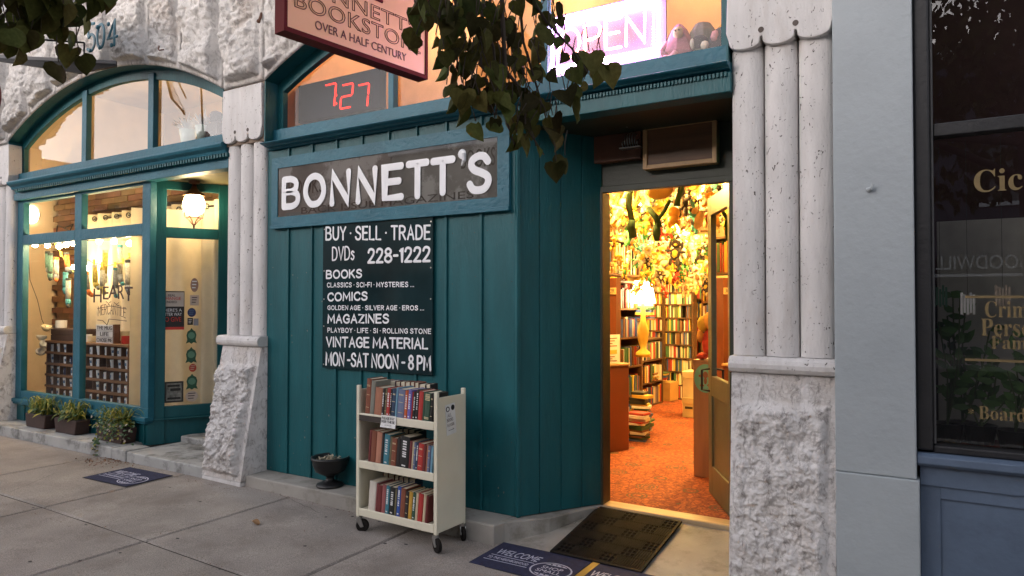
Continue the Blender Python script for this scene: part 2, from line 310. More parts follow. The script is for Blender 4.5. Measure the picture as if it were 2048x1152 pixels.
def type_mesh(mb, text, org, u, v, n, height, width=None, extrude=0.001, outline=0.0, center=False, slant=0.0, cut=None):
    cu = bpy.data.curves.new('t', 'FONT'); cu.body = text; cu.size = 1; cu.shear = slant; cu.resolution_u = 4
    if outline: cu.fill_mode = 'NONE'; cu.bevel_depth = outline; cu.bevel_resolution = 0; cu.space_character = 1.06
    else: cu.extrude = 0.02
    ob = bpy.data.objects.new('t', cu); COL.objects.link(ob); dg = bpy.context.evaluated_depsgraph_get(); dg.update()
    me = bpy.data.meshes.new_from_object(ob.evaluated_get(dg)); bpy.data.objects.remove(ob)
    if not me.vertices: return
    xs = [q.co.x for q in me.vertices]; ys = [q.co.y for q in me.vertices]; x0, x1, y0, y1 = min(xs), max(xs), min(ys), max(ys)
    sy = height/(y1-y0); sx = width/(x1-x0) if width else sy; off = -(x1-x0)*sx/2 if center else 0
    mb.add([org+u*((q.co.x-x0)*sx+off)+v*((q.co.y-y0)*sy)+n*(q.co.z/0.02*extrude if not outline else q.co.z*sy) for q in me.vertices], [tuple(p.vertices) for p in me.polygons])
    bpy.data.meshes.remove(me)
UX, UZ, NY = V((1, 0, 0)), V((0, 0, 1)), V((0, -1, 0))

# ================================================================== THE GROUND
def sz(x): return min(0.06, max(0.0, (-2.4-x)*0.0222))      # the pavement climbs a little towards the left
side = MB(); side.grid(lambda a, b: (-16+20*a, -5.4+6.4*b, sz(-16+20*a)-0.014), 40, 2)
sidewalk = struct('sidewalk', side, DARK)
XJ = [-15.7, -14.4, -13.1, -11.8, -10.5, -9.15, -7.05, -5.68, -4.37, -3.10, -1.80, -0.50, 0.80, 2.10, 3.4]
YJ = [-5.2, -3.9, -2.6, -1.29, 0.9]
for i in range(len(XJ)-1):
    for j in range(len(YJ)-1):
        a, b, c, d = XJ[i]+0.006, XJ[i+1]-0.006, YJ[j]+0.006, YJ[j+1]-0.006
        if XJ[i+1] > -2.3 and j == 3: d = -0.02
        m_ = MB(); e = 0.012; tilt = random.uniform(-.001, .001)
        def P(x, y, z): return (x, y, sz(x)+z+tilt)
        top = [P(a+e, c+e, 0), P(b-e, c+e, 0), P(b-e, d-e, 0), P(a+e, d-e, 0)]; lo = [P(a, c, -.010), P(b, c, -.010), P(b, d, -.010), P(a, d, -.010)]
        m_.add(top+lo, [(0, 1, 2, 3)]+[(4+k, 4+(k+1) % 4, (k+1) % 4, k) for k in range(4)])
        m_.build('paving_slab', CONC, sidewalk)
gnd = MB(); gnd.quad((-120, -120, -0.16), (120, -120, -0.16), (120, 60, -0.16), (-120, 60, -0.16))
struct('ground', gnd, mat('bare ground', (0.12, 0.11, 0.10), 0.9))
rd = MB(); rd.box(-80, 80, -17.0, -5.4, -0.15, -0.13)
struct('road', rd, mat('asphalt', (0.05, 0.05, 0.052), 0.9, 0.15, 4, 0.4, 150))
kb = MB(); kb.box(-80, 80, -5.4, -5.22, -0.15, 0.003); kb.box(-80, 80, -17.18, -17.0, -0.15, 0.0)
struct('kerb', kb, CURB)
fs_ = MB(); fs_.box(-80, 80, -21.0, -17.18, -0.15, -0.01)
struct('far_pavement', fs_, CONC)
# step that the bookstore wall stands on
st = MB(); st.box(-4.93, -2.445, -0.10, 0.30, -0.03, 0.14)
struct('step', st, CONC_L, bevel=0.012)
# base under the splayed wall (concrete), and the sloping landing
ld = MB()
def lz(y): return -0.002+0.117*max(0.0, min(1.0, (y+0.02)/0.74))
ld.add([(-2.55, -0.02, .002), (-0.9, -0.02, .002), (-0.9, 0.78, lz(.72)), (-2.1, 0.78, lz(.72)), (-2.55, .2, lz(.2))], [(0, 1, 2, 3, 4)])
struct('landing', ld, CONC_L)
fb = MB(); fb.prism([(-2.445, -0.10), (-2.426, 0), (-2.215, .24), (-2.035, .66), (-2.02, .72), (-2.5, .72), (-2.5, .1)], V((0, 0, -.02)), V((1, 0, 0)), V((0, 1, 0)), UZ, 0.155)
struct('footing', fb, CONC_L, bevel=0.008)
thr = MB(); thr.box(-2.05, -1.10, 0.70, 0.84, 0.06, 0.135)
struct('threshold', thr, mat('worn pine threshold', (0.42, 0.30, 0.17), 0.5, 0.25, 3, 0.2, 30, stretch=(1, 8, 8)), bevel=0.01)
# left kerb, left step
kl = MB(); kl.box(-13, -6.85, -0.15, 0.02, -.02, 0.17); kl.box(-13, -6.85, 0.02, 0.3, -.02, 0.165)
struct('planter_kerb', kl, CURB, bevel=0.012)
k2 = MB(); k2.box(-6.85, -6.62, -0.15, 0.1, -.02, 0.165)
struct('kerb_end_block', k2, CURB, bevel=0.01)
k3 = MB(); k3.box(-6.617, -5.445, -0.14, 0.95, -.02, 0.155); k3.box(-6.617, -5.2, 0.42, 2.0, .1, 0.215)
struct('entry_step', k3, CURB, bevel=0.012)

# ================================================================== STONE FACADE
def fbm(x, y, z, s, o=5): return noise.fractal(V((x*s, y*s, z*s)), 0.9, 2.1, o)
def rock(x, z, sd, s=5.0):
    w1 = fbm(x, 1, z, 8, 3)*.035; w2 = fbm(x, 7, z, 8, 3)*.035
    def v(k, kz, o):
        d = noise.voronoi(V(((x+w1)*s*k, sd+o, (z+w2)*s*kz)))[0]; return d[1]-d[0]
    a = fbm(x, sd, z, s*.5, 2)
    return 0.60+0.75*a+0.42*v(1.3, 0.9, 0)+0.17*v(3.4, 2.4, 3)+0.12*v(8.5, 5.5, 6)+0.22*fbm(x, sd, z, s*4, 5)
ARL = (-7.54, -0.30, 4.355); ARM = (-2.94, -0.197, 4.21)
def arch_z(x):
    for cx, cz, r in (ARL, ARM):
        lim = 2.07 if cx < -5 else 1.985
        if abs(x-cx) <= lim: return cz+math.sqrt(r*r-(x-cx)**2)
    return None
def stone_block(x0, x1, z1, parent, sd, zb=None, amp=0.075, y0=-0.005, m=STONE_W, name='stone_block', nx=36, nz=88):
    mb = MB(); mg = 0.042
    def fn(a, b):
        x = x0+(x1-x0)*a; zz = zb if zb is not None else arch_z(min(max(x, x0+1e-4), x1-1e-4))
        z = zz+(z1-zz)*b
        dm = min(x-x0, x1-x, z-zz, z1-z); k = max(0.0, min(1.0, (dm-mg)/0.03)); k = k*k*(3-2*k)
        h = max(0.0, rock(x, z, sd))*amp*k*1.3 + 0.003*noise.noise(V((x*30, sd, z*30)))
        return (x, y0-h-0.012*min(1, max(0, dm)/0.01), z)
    mb.grid(fn, nx, nz)
    n = len(mb.v)
    # sides back into the wall
    for rng in ([j*(nx+1) for j in range(nz+1)], [j*(nx+1)+nx for j in range(nz+1)][::-1], list(range(nx+1))[::-1], [nz*(nx+1)+i for i in range(nx+1)]):
        o = len(mb.v); mb.v += [(mb.v[i][0], 0.08, mb.v[i][2]) for i in rng]
        for k in range(len(rng)-1): mb.f.append((rng[k], rng[k+1], o+k+1, o+k)); mb.m.append(0)
    return mb.build(name, m, parent, smooth=True)
fac = thing('stone_facade', 'whitewashed rough stone building front above the two arched shop windows', 'building front', (0, .06, 0))
XS = [-11.3, -10.7, -10.1, -9.58, -9.03, -8.45, -7.9, -7.28, -6.65, -6.11, -5.48]
XM = [-4.925, -4.38, -3.77, -3.19, -2.58, -1.98, -1.42, -0.96]
for L_ in (XS, XM):
    for i in range(len(L_)-1):
        x0, x1 = L_[i]+.009, L_[i+1]-.009
        zb = 3.53 if x1 < -9.5 else None
        stone_block(x0, x1, 4.86+0.07*math.sin(i*2.1), fac, i*3.7+(20 if L_ is XM else 0), zb=zb)
        stone_block(x0, x1, 5.7, fac, i*5.1+50, zb=4.875+0.07*math.sin(i*2.1), nz=24)
stone_block(-5.468, -4.937, 4.5, fac, 77.7, zb=3.525)
stone_block(-5.468, -4.937, 5.7, fac, 78.7, zb=4.515, nz=24)
bk = MB()
for cx, cz, r, lim in ((*ARL, 2.07), (*ARM, 1.985)):
    for k in range(32):
        a = cx-lim+2*lim*k/32; b = cx-lim+2*lim*(k+1)/32
        za = cz+math.sqrt(r*r-min(lim, abs(a-cx))**2)+.004; zb_ = cz+math.sqrt(r*r-min(lim, abs(b-cx))**2)+.004
        bk.add([(a, .012, za), (b, .012, zb_), (b, .012, 5.9), (a, .012, 5.9), (a, .24, za), (b, .24, zb_)], [(0, 1, 2, 3), (0, 4, 5, 1)])
bk.box(-5.48, -4.92, .012, .24, 3.0, 5.9); bk.box(-13, -9.58, .05, .24, -0.1, 5.9); bk.box(-0.97, -0.40, .10, .24, 3.0, 5.9)
bk.build('backing_wall', MORTAR, fac)
rf = MB(); rf.box(-13, 6, 0.0, 9.5, 5.9, 6.1); rf.box(-13, 6, -.05, .3, 6.1, 6.6)
rf.build('roof', MORTAR, fac)

def pillar(x0, x1, label, fl0=.20, ox=.010, lx=-.035, amp=.072, group='stone pillars with three rounded reeds'):
    t = thing('stone_pillar', label, 'pillar', (x0, .07, 0), group=group); W = x1-x0
    # plinth
    m_ = MB(); m_.box(ox+.002, W+ox-.002, -0.012-fl0, 0.13, -0.03, 0.085); m_.build('plinth', STONE_S, t, bevel=0.01)
    # flared rough base
    mb = MB(); nx, nz = 110, 210; zb, zt = 0.09, 1.205; sd = x0*1.3
    def fn(a, b):
        z = zb+(zt-zb)*b; fl = (1-b)**1.0; xa = -0.055*1.0-.0*b; xa = -0.06+0.0*b
        x = ox+W*a
        y = -0.01-fl0*fl
        e = min(a*W, (1-a)*W-0.03, (1.06-z)*1.0, (z-zb)-.03)
        k = max(0.0, min(1.0, e/0.055)); k = k*k*(3-2*k)
        h = max(0, rock(x+x0, z, sd, 7.5))*amp*k+0.0025*noise.noise(V((x*40, 1, z*40)))
        return (x, y-h, z)
    mb.grid(fn, nx, nz)
    for rng in ([j*(nx+1) for j in range(nz+1)], [j*(nx+1)+nx for j in range(nz+1)][::-1], [nz*(nx+1)+i for i in range(nx+1)]):
        o = len(mb.v); mb.v += [(mb.v[i][0], 0.13, mb.v[i][2]) for i in rng]
        for k in range(len(rng)-1): mb.f.append((rng[k], rng[k+1], o+k+1, o+k)); mb.m.append(0)
    mb.build('rough_base', STONE_R, t, smooth=True)
    # ledge moulding
    mb = MB(); pr_ = [(0.12, 1.208), (-.012, 1.208), (-.035, 1.216), (-.048, 1.235), (-.05, 1.258), (-.042, 1.28), (-.02, 1.297), (0.12, 1.300)]
    mb.prism(pr_, V((lx, -.005, 0)), V((0, 1, 0)), UZ, UX, W+.010-lx); mb.build('ledge', STONE_S, t, bevel=0.004)
    # three reeds
    w3 = W/3; mb = MB()
    for i in range(3):
        o = i*w3; N_ = 14
        prof = [(o+.004, .12)]+[(o+w3/2-math.cos(math.pi*k/N_)*(w3/2-.003), .055-math.sin(math.pi*k/N_)*0.052) for k in range(N_+1)]+[(o+w3-.004, .12)]
        mb = MB(); nseg = 10
        vs = [(a, b, 1.301+(3.035-1.301)*j/nseg) for j in range(nseg+1) for a, b in prof]; kk = len(prof)
        fs = [(j*kk+q, j*kk+q+1, (j+1)*kk+q+1, (j+1)*kk+q) for j in range(nseg) for q in range(kk-1)]
        mb.add(vs, fs); mb.build('reed', STONE_S, t, smooth=True)
    # capital with scalloped foot
    poly = [(W-.0, 3.505), (0.0, 3.505), (-.012, 3.13), (.0, 3.085)]
    for i in range(3):
        for k in range(0, 11):
            a = math.pi*k/10; poly.append((i*w3+w3/2-math.cos(a)*(w3/2-.006), 3.058-math.sin(a)*0.04+(0.02 if k in (0, 10) and not (i == 0 and k == 0) and not (i == 2 and k == 10) else 0)))
    poly += [(W, 3.085), (W+.012, 3.13)]
    mb = MB(); mb.prism(poly, V((0, -0.028, 0)), UX, UZ, V((0, 1, 0)), .15); mb.build('capital', STONE_S, t, bevel=0.008)
    mb = MB()
    for i in (1, 2):
        mb.cyl((i*w3, -.030, 3.112), (i*w3, -.022, 3.112), .016, n=12); mb.cyl((i*w3, -.0315, 3.104), (i*w3, -.024, 3.104), .009, n=10)
    mb.build('drill_marks', mat('painted drill hole shade', (0.10, 0.08, 0.07), 0.9), t)  # flat dark discs; the shade inside the holes is put into their colour
    return t
pillar(-5.462, -4.942, 'stone pillar between the lit mug shop window and the teal bookstore wall')
pillar(-0.962, -0.424, 'large stone pillar beside the open bookstore door and the grey pilaster', .09, .006, -.004, .045)
pillar(-10.07, -9.53, 'stone pillar cut by the left photo edge beside the mug shop window')
kb_ = MB(); kb_.box(-0.962, -0.424, -0.03, .2, 3.51, 5.7)
kb_.build('upper_block', STONE_S, fac, bevel=.01)

# ================================================================== MIDDLE SHOPFRONT (teal bookstore)
bs = thing('bookstore_front', 'teal wooden shopfront with vertical boards, arched transom and splayed doorway', 'shop front')
TY = 0.125
def zarch(c, x, dr=0.0): cx, cz, r = c; return cz+math.sqrt(max(0.01, (r-dr)**2-(x-cx)**2))
def arch_frame(parent, c, x0, x1, ysoff, yg, band, mtl, zlow):
    """soffit board of the arch and the curved frame band around the glass"""
    mb = MB(); N_ = 40
    for k in range(N_):
        a = x0+(x1-x0)*k/N_; b = x0+(x1-x0)*(k+1)/N_
        za, zb_ = zarch(c, a)-.001, zarch(c, b)-.001; ia, ib = zarch(c, a, band), zarch(c, b, band)
        mb.add([(a, ysoff, za), (b, ysoff, zb_), (b, yg, zb_), (a, yg, za), (a, yg-.0, ia), (b, yg, ib), (a, yg+.05, ia), (b, yg+.05, ib)],
               [(0, 3, 2, 1), (3, 4, 5, 2), (4, 6, 7, 5)])
    for xx, sgn in ((x0, 1), (x1, -1)):
        mb.box(min(xx, xx+sgn*band*.75), max(xx, xx+sgn*band*.75), yg-.001, yg+.05, zlow, zarch(c, xx, band)+.12)
        mb.box(min(xx, xx+sgn*.012), max(xx, xx+sgn*.012), ysoff, yg, zlow, zarch(c, xx)-.002)
    return mb.build('arch_frame', mtl, parent)
arch_frame(bs, ARM, -4.92, -0.965, 0.06, 0.20, 0.10, TEAL, 2.95)
def arch_glass(parent, c, x0, x1, z0, y, band=.12):
    mb = MB(); N_ = 24; vs = []; 
    for k in range(N_+1):
        a = x0+(x1-x0)*k/N_; vs += [(a, y, z0), (a, y, zarch(c, a, band))]
    mb.add(vs, [(2*k, 2*k+2, 2*k+3, 2*k+1) for k in range(N_)]); return mb.build('pane', GLASS_A if c is ARL else GLASS_M, parent)
wf = MB(); wf.box(-4.92, -.965, .149, .26, 2.95, 3.105); tw = wf.build('transom_window', TEAL_L, bs, bevel=.006)
for a, b in ((-4.83, -3.62), (-3.565, -2.245), (-2.21, -1.03)): arch_glass(tw, ARM, a, b, 3.10, .225)
for x in (-3.592, -2.228):
    mb = MB(); mb.box(x-.027, x+.027, .18, .24, 3.105, zarch(ARM, x, .05)); mb.build('mullion', TEAL_L, tw, bevel=.004)
# cornice
def cornice(parent, x0, x1, z0, zt, mtl, y=0.125, dent=True):
    mb = MB(); h = zt-z0
    pr_ = [(y+.02, z0), (y-.03, z0), (y-.035, z0+h*.30), (y-.075, z0+h*.36), (y-.085, z0+h*.55), (y-.12, z0+h*.72), (y-.13, z0+h*.88), (y-.125, zt), (y+.02, zt+.02)]
    mb.prism(pr_[::-1], V((x0, 0, 0)), V((0, 1, 0)), UZ, UX, x1-x0); o = mb.build('cornice', mtl, parent, bevel=.003)
    return o
cornice(bs, -4.90, -0.958, 2.915, 2.962, TEAL_L)
mb = MB()
x = -2.35
while x < -.98: mb.box(x, x+.012, .045, .08, 2.888, 2.912); x += .022
mb.build('dentils', TEAL_D, bs, kind='stuff')
lb = MB(); lb.box(-2.36, -.952, .06, .20, 2.80, 2.914); lb.build('lintel', TEAL, bs, bevel=.005)
# vertical boards with battens
xb = -4.868; bats = [-4.672, -4.388, -4.105, -3.83, -3.555, -3.28, -3.003, -2.697]
edges = [-4.975]+bats+[-2.40]
for i in range(len(edges)-1):
    mb = MB(); mb.box(edges[i]+.002, edges[i+1]-.002, TY, TY+.03, .14, 2.914); mb.build('board', TEAL, bs, bevel=.004)
for x in bats:
    mb = MB(); mb.box(x-.009, x+.013, TY-.016, TY-.0005, .145, 2.913); mb.build('batten', TEAL, bs, bevel=.004)
bw = MB(); bw.box(-4.975, -2.41, TY+.035, TY+.06, .14, 2.9); bw.build('wall_back', TEAL_D, bs)
mb = MB(); r_ = random.Random(77)
for i in range(len(edges)-1):
    for z_ in (.30, .62, .95, 1.35, 1.75, 2.12):
        for xx_ in (edges[i]+.05, edges[i+1]-.05):
            x_ = xx_+r_.uniform(-.008, .008); z2 = z_+r_.uniform(-.03, .03)
            if -4.25 < x_ < -3.09 and z2 > 1.05: continue
            mb.cyl((x_, TY, z2), (x_, TY-.0015, z2), .0045, n=6)
mb.build('nail_heads', mat('rusty painted nail', (.03, .05, .045), .6), bs, kind='stuff')
mb = MB()
for k in range(90):
    x_ = r_.uniform(-4.95, -2.42); z2 = .15+abs(r_.gauss(0, .25)) if r_.random() < .6 else r_.uniform(.2, 2.2); s_ = r_.uniform(.003, .010)
    if -4.25 < x_ < -3.09 and z2 > 1.0: continue
    mb.add([(x_+s_*math.cos(q)*r_.uniform(.4, 1), TY-.0008, z2+s_*1.3*math.sin(q)*r_.uniform(.4, 1)) for q in [2*math.pi*j/7 for j in range(7)]], [tuple(range(7))])
mb.build('paint_chips', mat('bare grey wood chip', (.16, .17, .15), .8, .3, 60), bs, kind='stuff')
# splayed wall, four boards
A_ = V((-2.40, TY, 0)); B_ = V((-2.035, .715, 0)); dv = (B_-A_); Ls = dv.length; du = dv.normalized(); nn = V((du.y, -du.x, 0))
for i in range(4):
    a, b = Ls*i/4+.0015, Ls*(i+1)/4-.0015
    mb = MB(); P_ = [A_+du*a, A_+du*b]
    mb.prism([(a, .14), (b, .14), (b, 2.80), (a, 2.80)], A_+nn*(.0), du, UZ, nn*-1, .03); mb.build('board', TEAL, bs, bevel=.005)
mb = MB(); mb.prism([(-.012, .138), (.02, .138), (.02, 2.80), (-.012, 2.80)], A_+nn*.012, du, UZ, nn*-1, .035); mb.build('corner_trim', TEAL, bs, bevel=.006)
# soffit of the recess, panel over the door, right return
mb = MB(); mb.add([(-2.40, .19, 2.80), (-.95, .19, 2.80), (-.95, .80, 2.80), (-2.0, .80, 2.80)], [(0, 1, 2, 3)]); mb.build('soffit', OLIVE, bs)
mb = MB(); mb.box(-2.10, -1.02, .725, .78, 2.43, 2.80); mb.build('door_header', OLIVE, bs, bevel=.004)
mb = MB(); mb.box(-2.06, -1.07, .705, .76, 2.395, 2.44); mb.build('door_head_jamb', OLIVE, bs, bevel=.004)
mb = MB(); mb.box(-2.06, -2.025, .70, .84, .135, 2.40); mb.build('door_jamb', OLIVE, bs, bevel=.004)
mb = MB(); mb.box(-1.125, -1.07, .71, .84, .12, 2.40); mb.build('door_jamb', OLIVE, bs, bevel=.004)
mb = MB(); mb.prism([(0, .0), (.0, 2.80), (.62, 2.80), (.62, 0)], V((-.95, .2, 0)), V((-.12, .52, 0)).normalized(), UZ, V((1, .2, 0)).normalized(), .04); mb.build('return_wall', TEAL_D, bs)
# cabinet for the sign window
mb = MB()
X0, X1, Z0, Z1 = -4.862, -2.452, 2.228, 2.838; gx0, gx1, gz0, gz1 = -4.785, -2.548, 2.325, 2.745
mb.box(X0, X1, .095, .123, Z0, gz0); mb.box(X0, X1, .095, .123, gz1, Z1-.0); mb.box(X0, gx0, .095, .123, gz0, gz1); mb.box(gx1, X1, .095, .123, gz0, gz1)
sw = mb.build('sign_window', TEAL_L, bs)
mb = MB(); mb.box(X0-.004, X1+.004, .082, .094, Z0-.004, Z0+.028); mb.build('frame_lip', TEAL_L, sw, bevel=.003)
mb = MB(); mb.box(gx0, gx1, .1045, .1075, gz0, gz1); mb.build('back_board', mat('brown grey paper with painted reflection', (0.20, 0.185, 0.18), 0.8, 0.35, 2.5, dirt=(0.42, 0.40, 0.40), dscale=1.6, dmin=0.5, dmax=0.56), sw)  # paper lightened so its colour carries the reflection in the pane
# small dark letters on the backing sheet
mb = MB(); type_mesh(mb, 'BOOKS', V((-4.66, .1035, 2.50)), UX, UZ, NY, .13, .42, .0005); type_mesh(mb, 'BOOKS', V((-2.86, .1035, 2.55)), UX, UZ, NY, .13, .29, .0005)
type_mesh(mb, 'BACK ISSUE MAGAZINES', V((-4.5, .1035, 2.335)), UX, UZ, NY, .055, 1.75, .0005)
mb.build('backing_letters', mat('dark backing lettering', (0.075, 0.06, 0.055), 0.7), sw)
mb = MB(); mb.quad((gx0, .100, gz0), (gx1, .100, gz0), (gx1, .100, gz1), (gx0, .100, gz1)); mb.build('pane', GLASS, sw)
mb = MB()
def ltr(ch, px0, px1, pb, pt, r=.026):
    a = onY(px0, pb, .100); b = onY(px1, pb, .100); t = onY((px0+px1)/2, pt, .100); m0 = onY((px0+px1)/2, pb, .100)
    brush(mb, ch, V((a.x+r*.8, .094, m0.z+r*.8)), UX, UZ, NY, t.z-m0.z-2*r*.8, b.x-a.x-2*r*.8, r, flat=.05, nring=10)
for ch, a, b, pb, pt in (('B', 565, 601, 418, 353), ('O', 608, 652, 414, 347), ('N', 661, 702, 411, 340), ('N', 713, 755, 407, 334), ('E', 766, 808, 401, 328),
                         ('T', 813, 859, 398, 321), ('T', 862, 911, 391, 315), ("'", 917, 931, 350, 298), ('S', 935, 984, 387, 306)):
    a_, b_ = pb, pt
    if ch == "'":
        o = onY(924, 308, .1); mb.ell(V((o.x, .1, o.z)), (.036, .008, .036), 12); mb.tube([V((o.x+.012, .1, o.z)), V((o.x+.018, .1, o.z-.05)), V((o.x-.004, .1, o.z-.085))], [.022, .016, .004], 8)
    else: ltr(ch, a, b, pb, pt, .028)
mb.build('raised_letters', WHITE, sw)
mb_sh = MB()
# ------------------------------------------------- black lettered board
bd = thing('lettered_board', 'black painted board listing books, comics, magazines and opening hours on the teal wall', 'sign')
mb = MB(); mb.box(-4.236, -3.108, .098, .108, 1.062, 2.222)
mb.build('panel', mat('glossy black green panel', (0.012, 0.028, 0.032), 0.07, 0.3, 3, 0.03, 6), bd, bevel=.002)
mb = MB()
for x in (-4.22, -3.125):
    for z in (1.09, 1.4, 1.62, 1.85, 2.19): mb.cyl((x, .098, z), (x, .096, z), .006, n=8)
mb.build('nail_heads', STEEL, bd)
LN = [('BUY ~ SELL ~ TRADE', 651, 861, 481, 452, 480, 452, .0105, 2.0), ('DVDs', 664, 709, 522, 494, 520, 492, .0085, 1.6), ('228-1222', 735, 861, 527, 497, 524, 493, .0125, 1.5),
      ('BOOKS', 652, 724, 558, 541, 556, 538, .0092, 1.8), ('CLASSICS ~ SCI-FI ~ MYSTERIES ...', 654, 828, 575, 566, 574, 563, .0048, 2.4),
      ('COMICS', 655, 735, 603, 585, 601, 584, .0094, 1.8), ('GOLDEN AGE ~ SILVER AGE ~ EROS ...', 655, 848, 620, 611, 621, 611, .0048, 2.4),
      ('MAGAZINES', 655, 778, 647, 629, 647, 628, .0094, 1.8), ('PLAYBOY ~ LIFE ~ SI ~ ROLLING STONE', 655, 862, 665, 656, 668, 657, .0048, 2.4),
      ('VINTAGE MATERIAL', 652, 856, 694, 673, 699, 677, .0098, 1.7), ('MON -SAT NOON - 8 PM', 651, 862, 731, 704, 742, 712, .0105, 1.7)]
for tx, a, b, y0, y1, y2, y3, r, gp in LN:
    p = onY(a, y0, .095); q = onY(b, y2, .095); t = onY(a, y1, .095); t2 = onY(b, y3, .095)
    u_ = (q-p); W_ = u_.length; h = ((t.z-p.z)+(t2.z-q.z))/2
    brush(mb_sh, tx, p+V((r*.6, 0, r*.6)), u_.normalized(), UZ, NY, h-r, W_-r*1.2, r*.78, gap=gp+.5, space=3.0, flat=.12)
mb_sh.build('brush_lettering', WHITE, bd, kind='stuff')

# ------------------------------------------------- things over the door
t = thing('junction_box', 'small rusty brown box with a caged vent high over the bookstore door', 'vent box')
RUST = mat('brown stained plywood', (0.10, 0.04, 0.02), 0.6, 0.3, 5, 0.2, 40)
mb = MB(); mb.box(-2.125, -1.715, .655, .722, 2.605, 2.799); mb.build('box_body', RUST, t, bevel=.004)
mb = MB()
c = onY(1255, 278, .57)
for i in range(7):
    u = -.055+.11*i/6; R_ = .055*math.sqrt(max(.05, 1-(u/.062)**2))
    mb.tube([(c.x+u, .655-math.sin(math.pi*k/8)*.05, c.z-.045+R_*2*(.5-.5*math.cos(math.pi*k/8))) for k in range(9)], .0035, 6)
mb.box(c.x-.075, c.x+.075, .60, .655, c.z-.055, c.z-.047)
mb.build('vent_cage', STEEL, t)
t = thing('plywood_box', 'framed plywood box with pale wood trim mounted over the bookstore door', 'display box')
PINE = mat('pale pine trim', (0.42, 0.26, 0.12), 0.5, 0.2, 4, .15, 30)
mb = MB(); mb.box(-1.665, -1.215, .655, .722, 2.55, 2.799); mb.build('plywood_panel', mat('plywood', (0.13, 0.06, 0.025), 0.5, 0.35, 2, .1, 30, stretch=(.8, 4, 8)), t)
for a in ((-1.695, -1.665, 2.52, 2.875), (-1.215, -1.185, 2.52, 2.80), (-1.665, -1.215, 2.52, 2.55), (-1.665, -1.215, 2.845-.05, 2.80)):
    mb = MB(); mb.box(a[0], a[1], .64, .72, a[2], min(a[3], 2.798)); mb.build('trim', PINE, t, bevel=.003)
c = onY(1268, 240, .5)
t = thing('security_light', 'small white security light bulb holder under the soffit above the door', 'light fitting')
mb = MB(); mb.cyl((c.x-.045, .5, c.z+.012), (c.x+.0, .5, c.z), .014, n=10); mb.cyl((c.x, .5, c.z), (c.x+.045, .49, c.z-.012), .022, .026, n=14); mb.build('holder', WHITE, t, smooth=False)
mb = MB(); mb.cyl((c.x-.045, .5, c.z+.012), (c.x-.06, .52, 2.80), .008, n=8); mb.build('bracket', STEEL, t)

# ================================================================== HANGING SIGN
ang = math.radians(8); S1 = V((-2.976, -.15, 3.142)); dS = V((-math.sin(ang), -math.cos(ang), 0)); nS = V((math.cos(ang), -math.sin(ang), 0)); LS = 1.125; HS = .82
hsn = thing('hanging_sign', 'salmon hanging bookstore sign in a dark red frame jutting from the arch', 'hanging sign')
DRED = mat('dark red sign frame', (0.10, 0.014, 0.014), 0.7, .1, 6, spec=.1); SAL = mat('salmon sign face', (0.80, 0.47, 0.25), 0.5, .05, 3)
SF = glow('lit salmon sign face', (0.62, 0.33, 0.22), 0.0)
O2 = S1+dS*LS       # near end, bottom
mb = MB(); th = .048
mb.prism([(.02, .02), (LS-.02, .02), (LS-.02, HS-.02), (.02, HS-.02)], O2+nS*(.006), -dS, UZ, -nS, th*2-.03); mb.build('sign_face', SAL, hsn)
mb = MB()
for q in ([(0, 0), (LS, 0), (LS, .028), (0, .028)], [(0, HS-.028), (LS, HS-.028), (LS, HS), (0, HS)], [(0, .028), (.022, .028), (.022, HS-.028), (0, HS-.028)], [(LS-.022, .028), (LS, .028), (LS, HS-.028), (LS-.022, HS-.028)]):
    mb.prism(q, O2+nS*.014, -dS, UZ, -nS, th*2)
mb.build('sign_frame', DRED, hsn)
INK = mat('dark red sign lettering', (0.10, 0.02, 0.02), 0.5, .05)
mb = MB(); oN = O2+nS*.0085
type_mesh(mb, 'OVER A HALF CENTURY', oN-dS*.21+UZ*.075, -dS, UZ, nS, .052, .72, .001)
type_mesh(mb, 'BOOKSTORE', oN-dS*.07+UZ*.158, -dS, UZ, nS, .098, .99, .001, outline=.016)
type_mesh(mb, "BONNETT'S", oN-dS*.07+UZ*.272, -dS, UZ, nS, .098, .99, .001, outline=.016)
mb.build('sign_lettering', INK, hsn)
mb = MB(); mb.prism([(.55-.42, .40), (.72, .40), (.72, .76), (.55-.42, .76)], oN-nS*.004, -dS, UZ, nS, .012); mb.build('picture_frame', DRED, hsn)
mb = MB(); mb.prism([(.16, .425), (.69, .425), (.69, .735), (.16, .735)], oN+nS*.0085, -dS, UZ, nS, .002); mb.build('picture', mat('grey sign picture', (0.35, 0.33, 0.33), .6, .4, 12), hsn)
mb = MB(); mb.cyl(O2+UZ*(HS+.05), S1+UZ*(HS+.05)+V((0.03, .2, 0)), .015, n=8)
for k in (.1, .9): mb.cyl(O2-dS*LS*k+UZ*HS, O2-dS*LS*k+UZ*(HS+.05), .008, n=6)
mb.build('hanger_bar', BLACK, hsn)

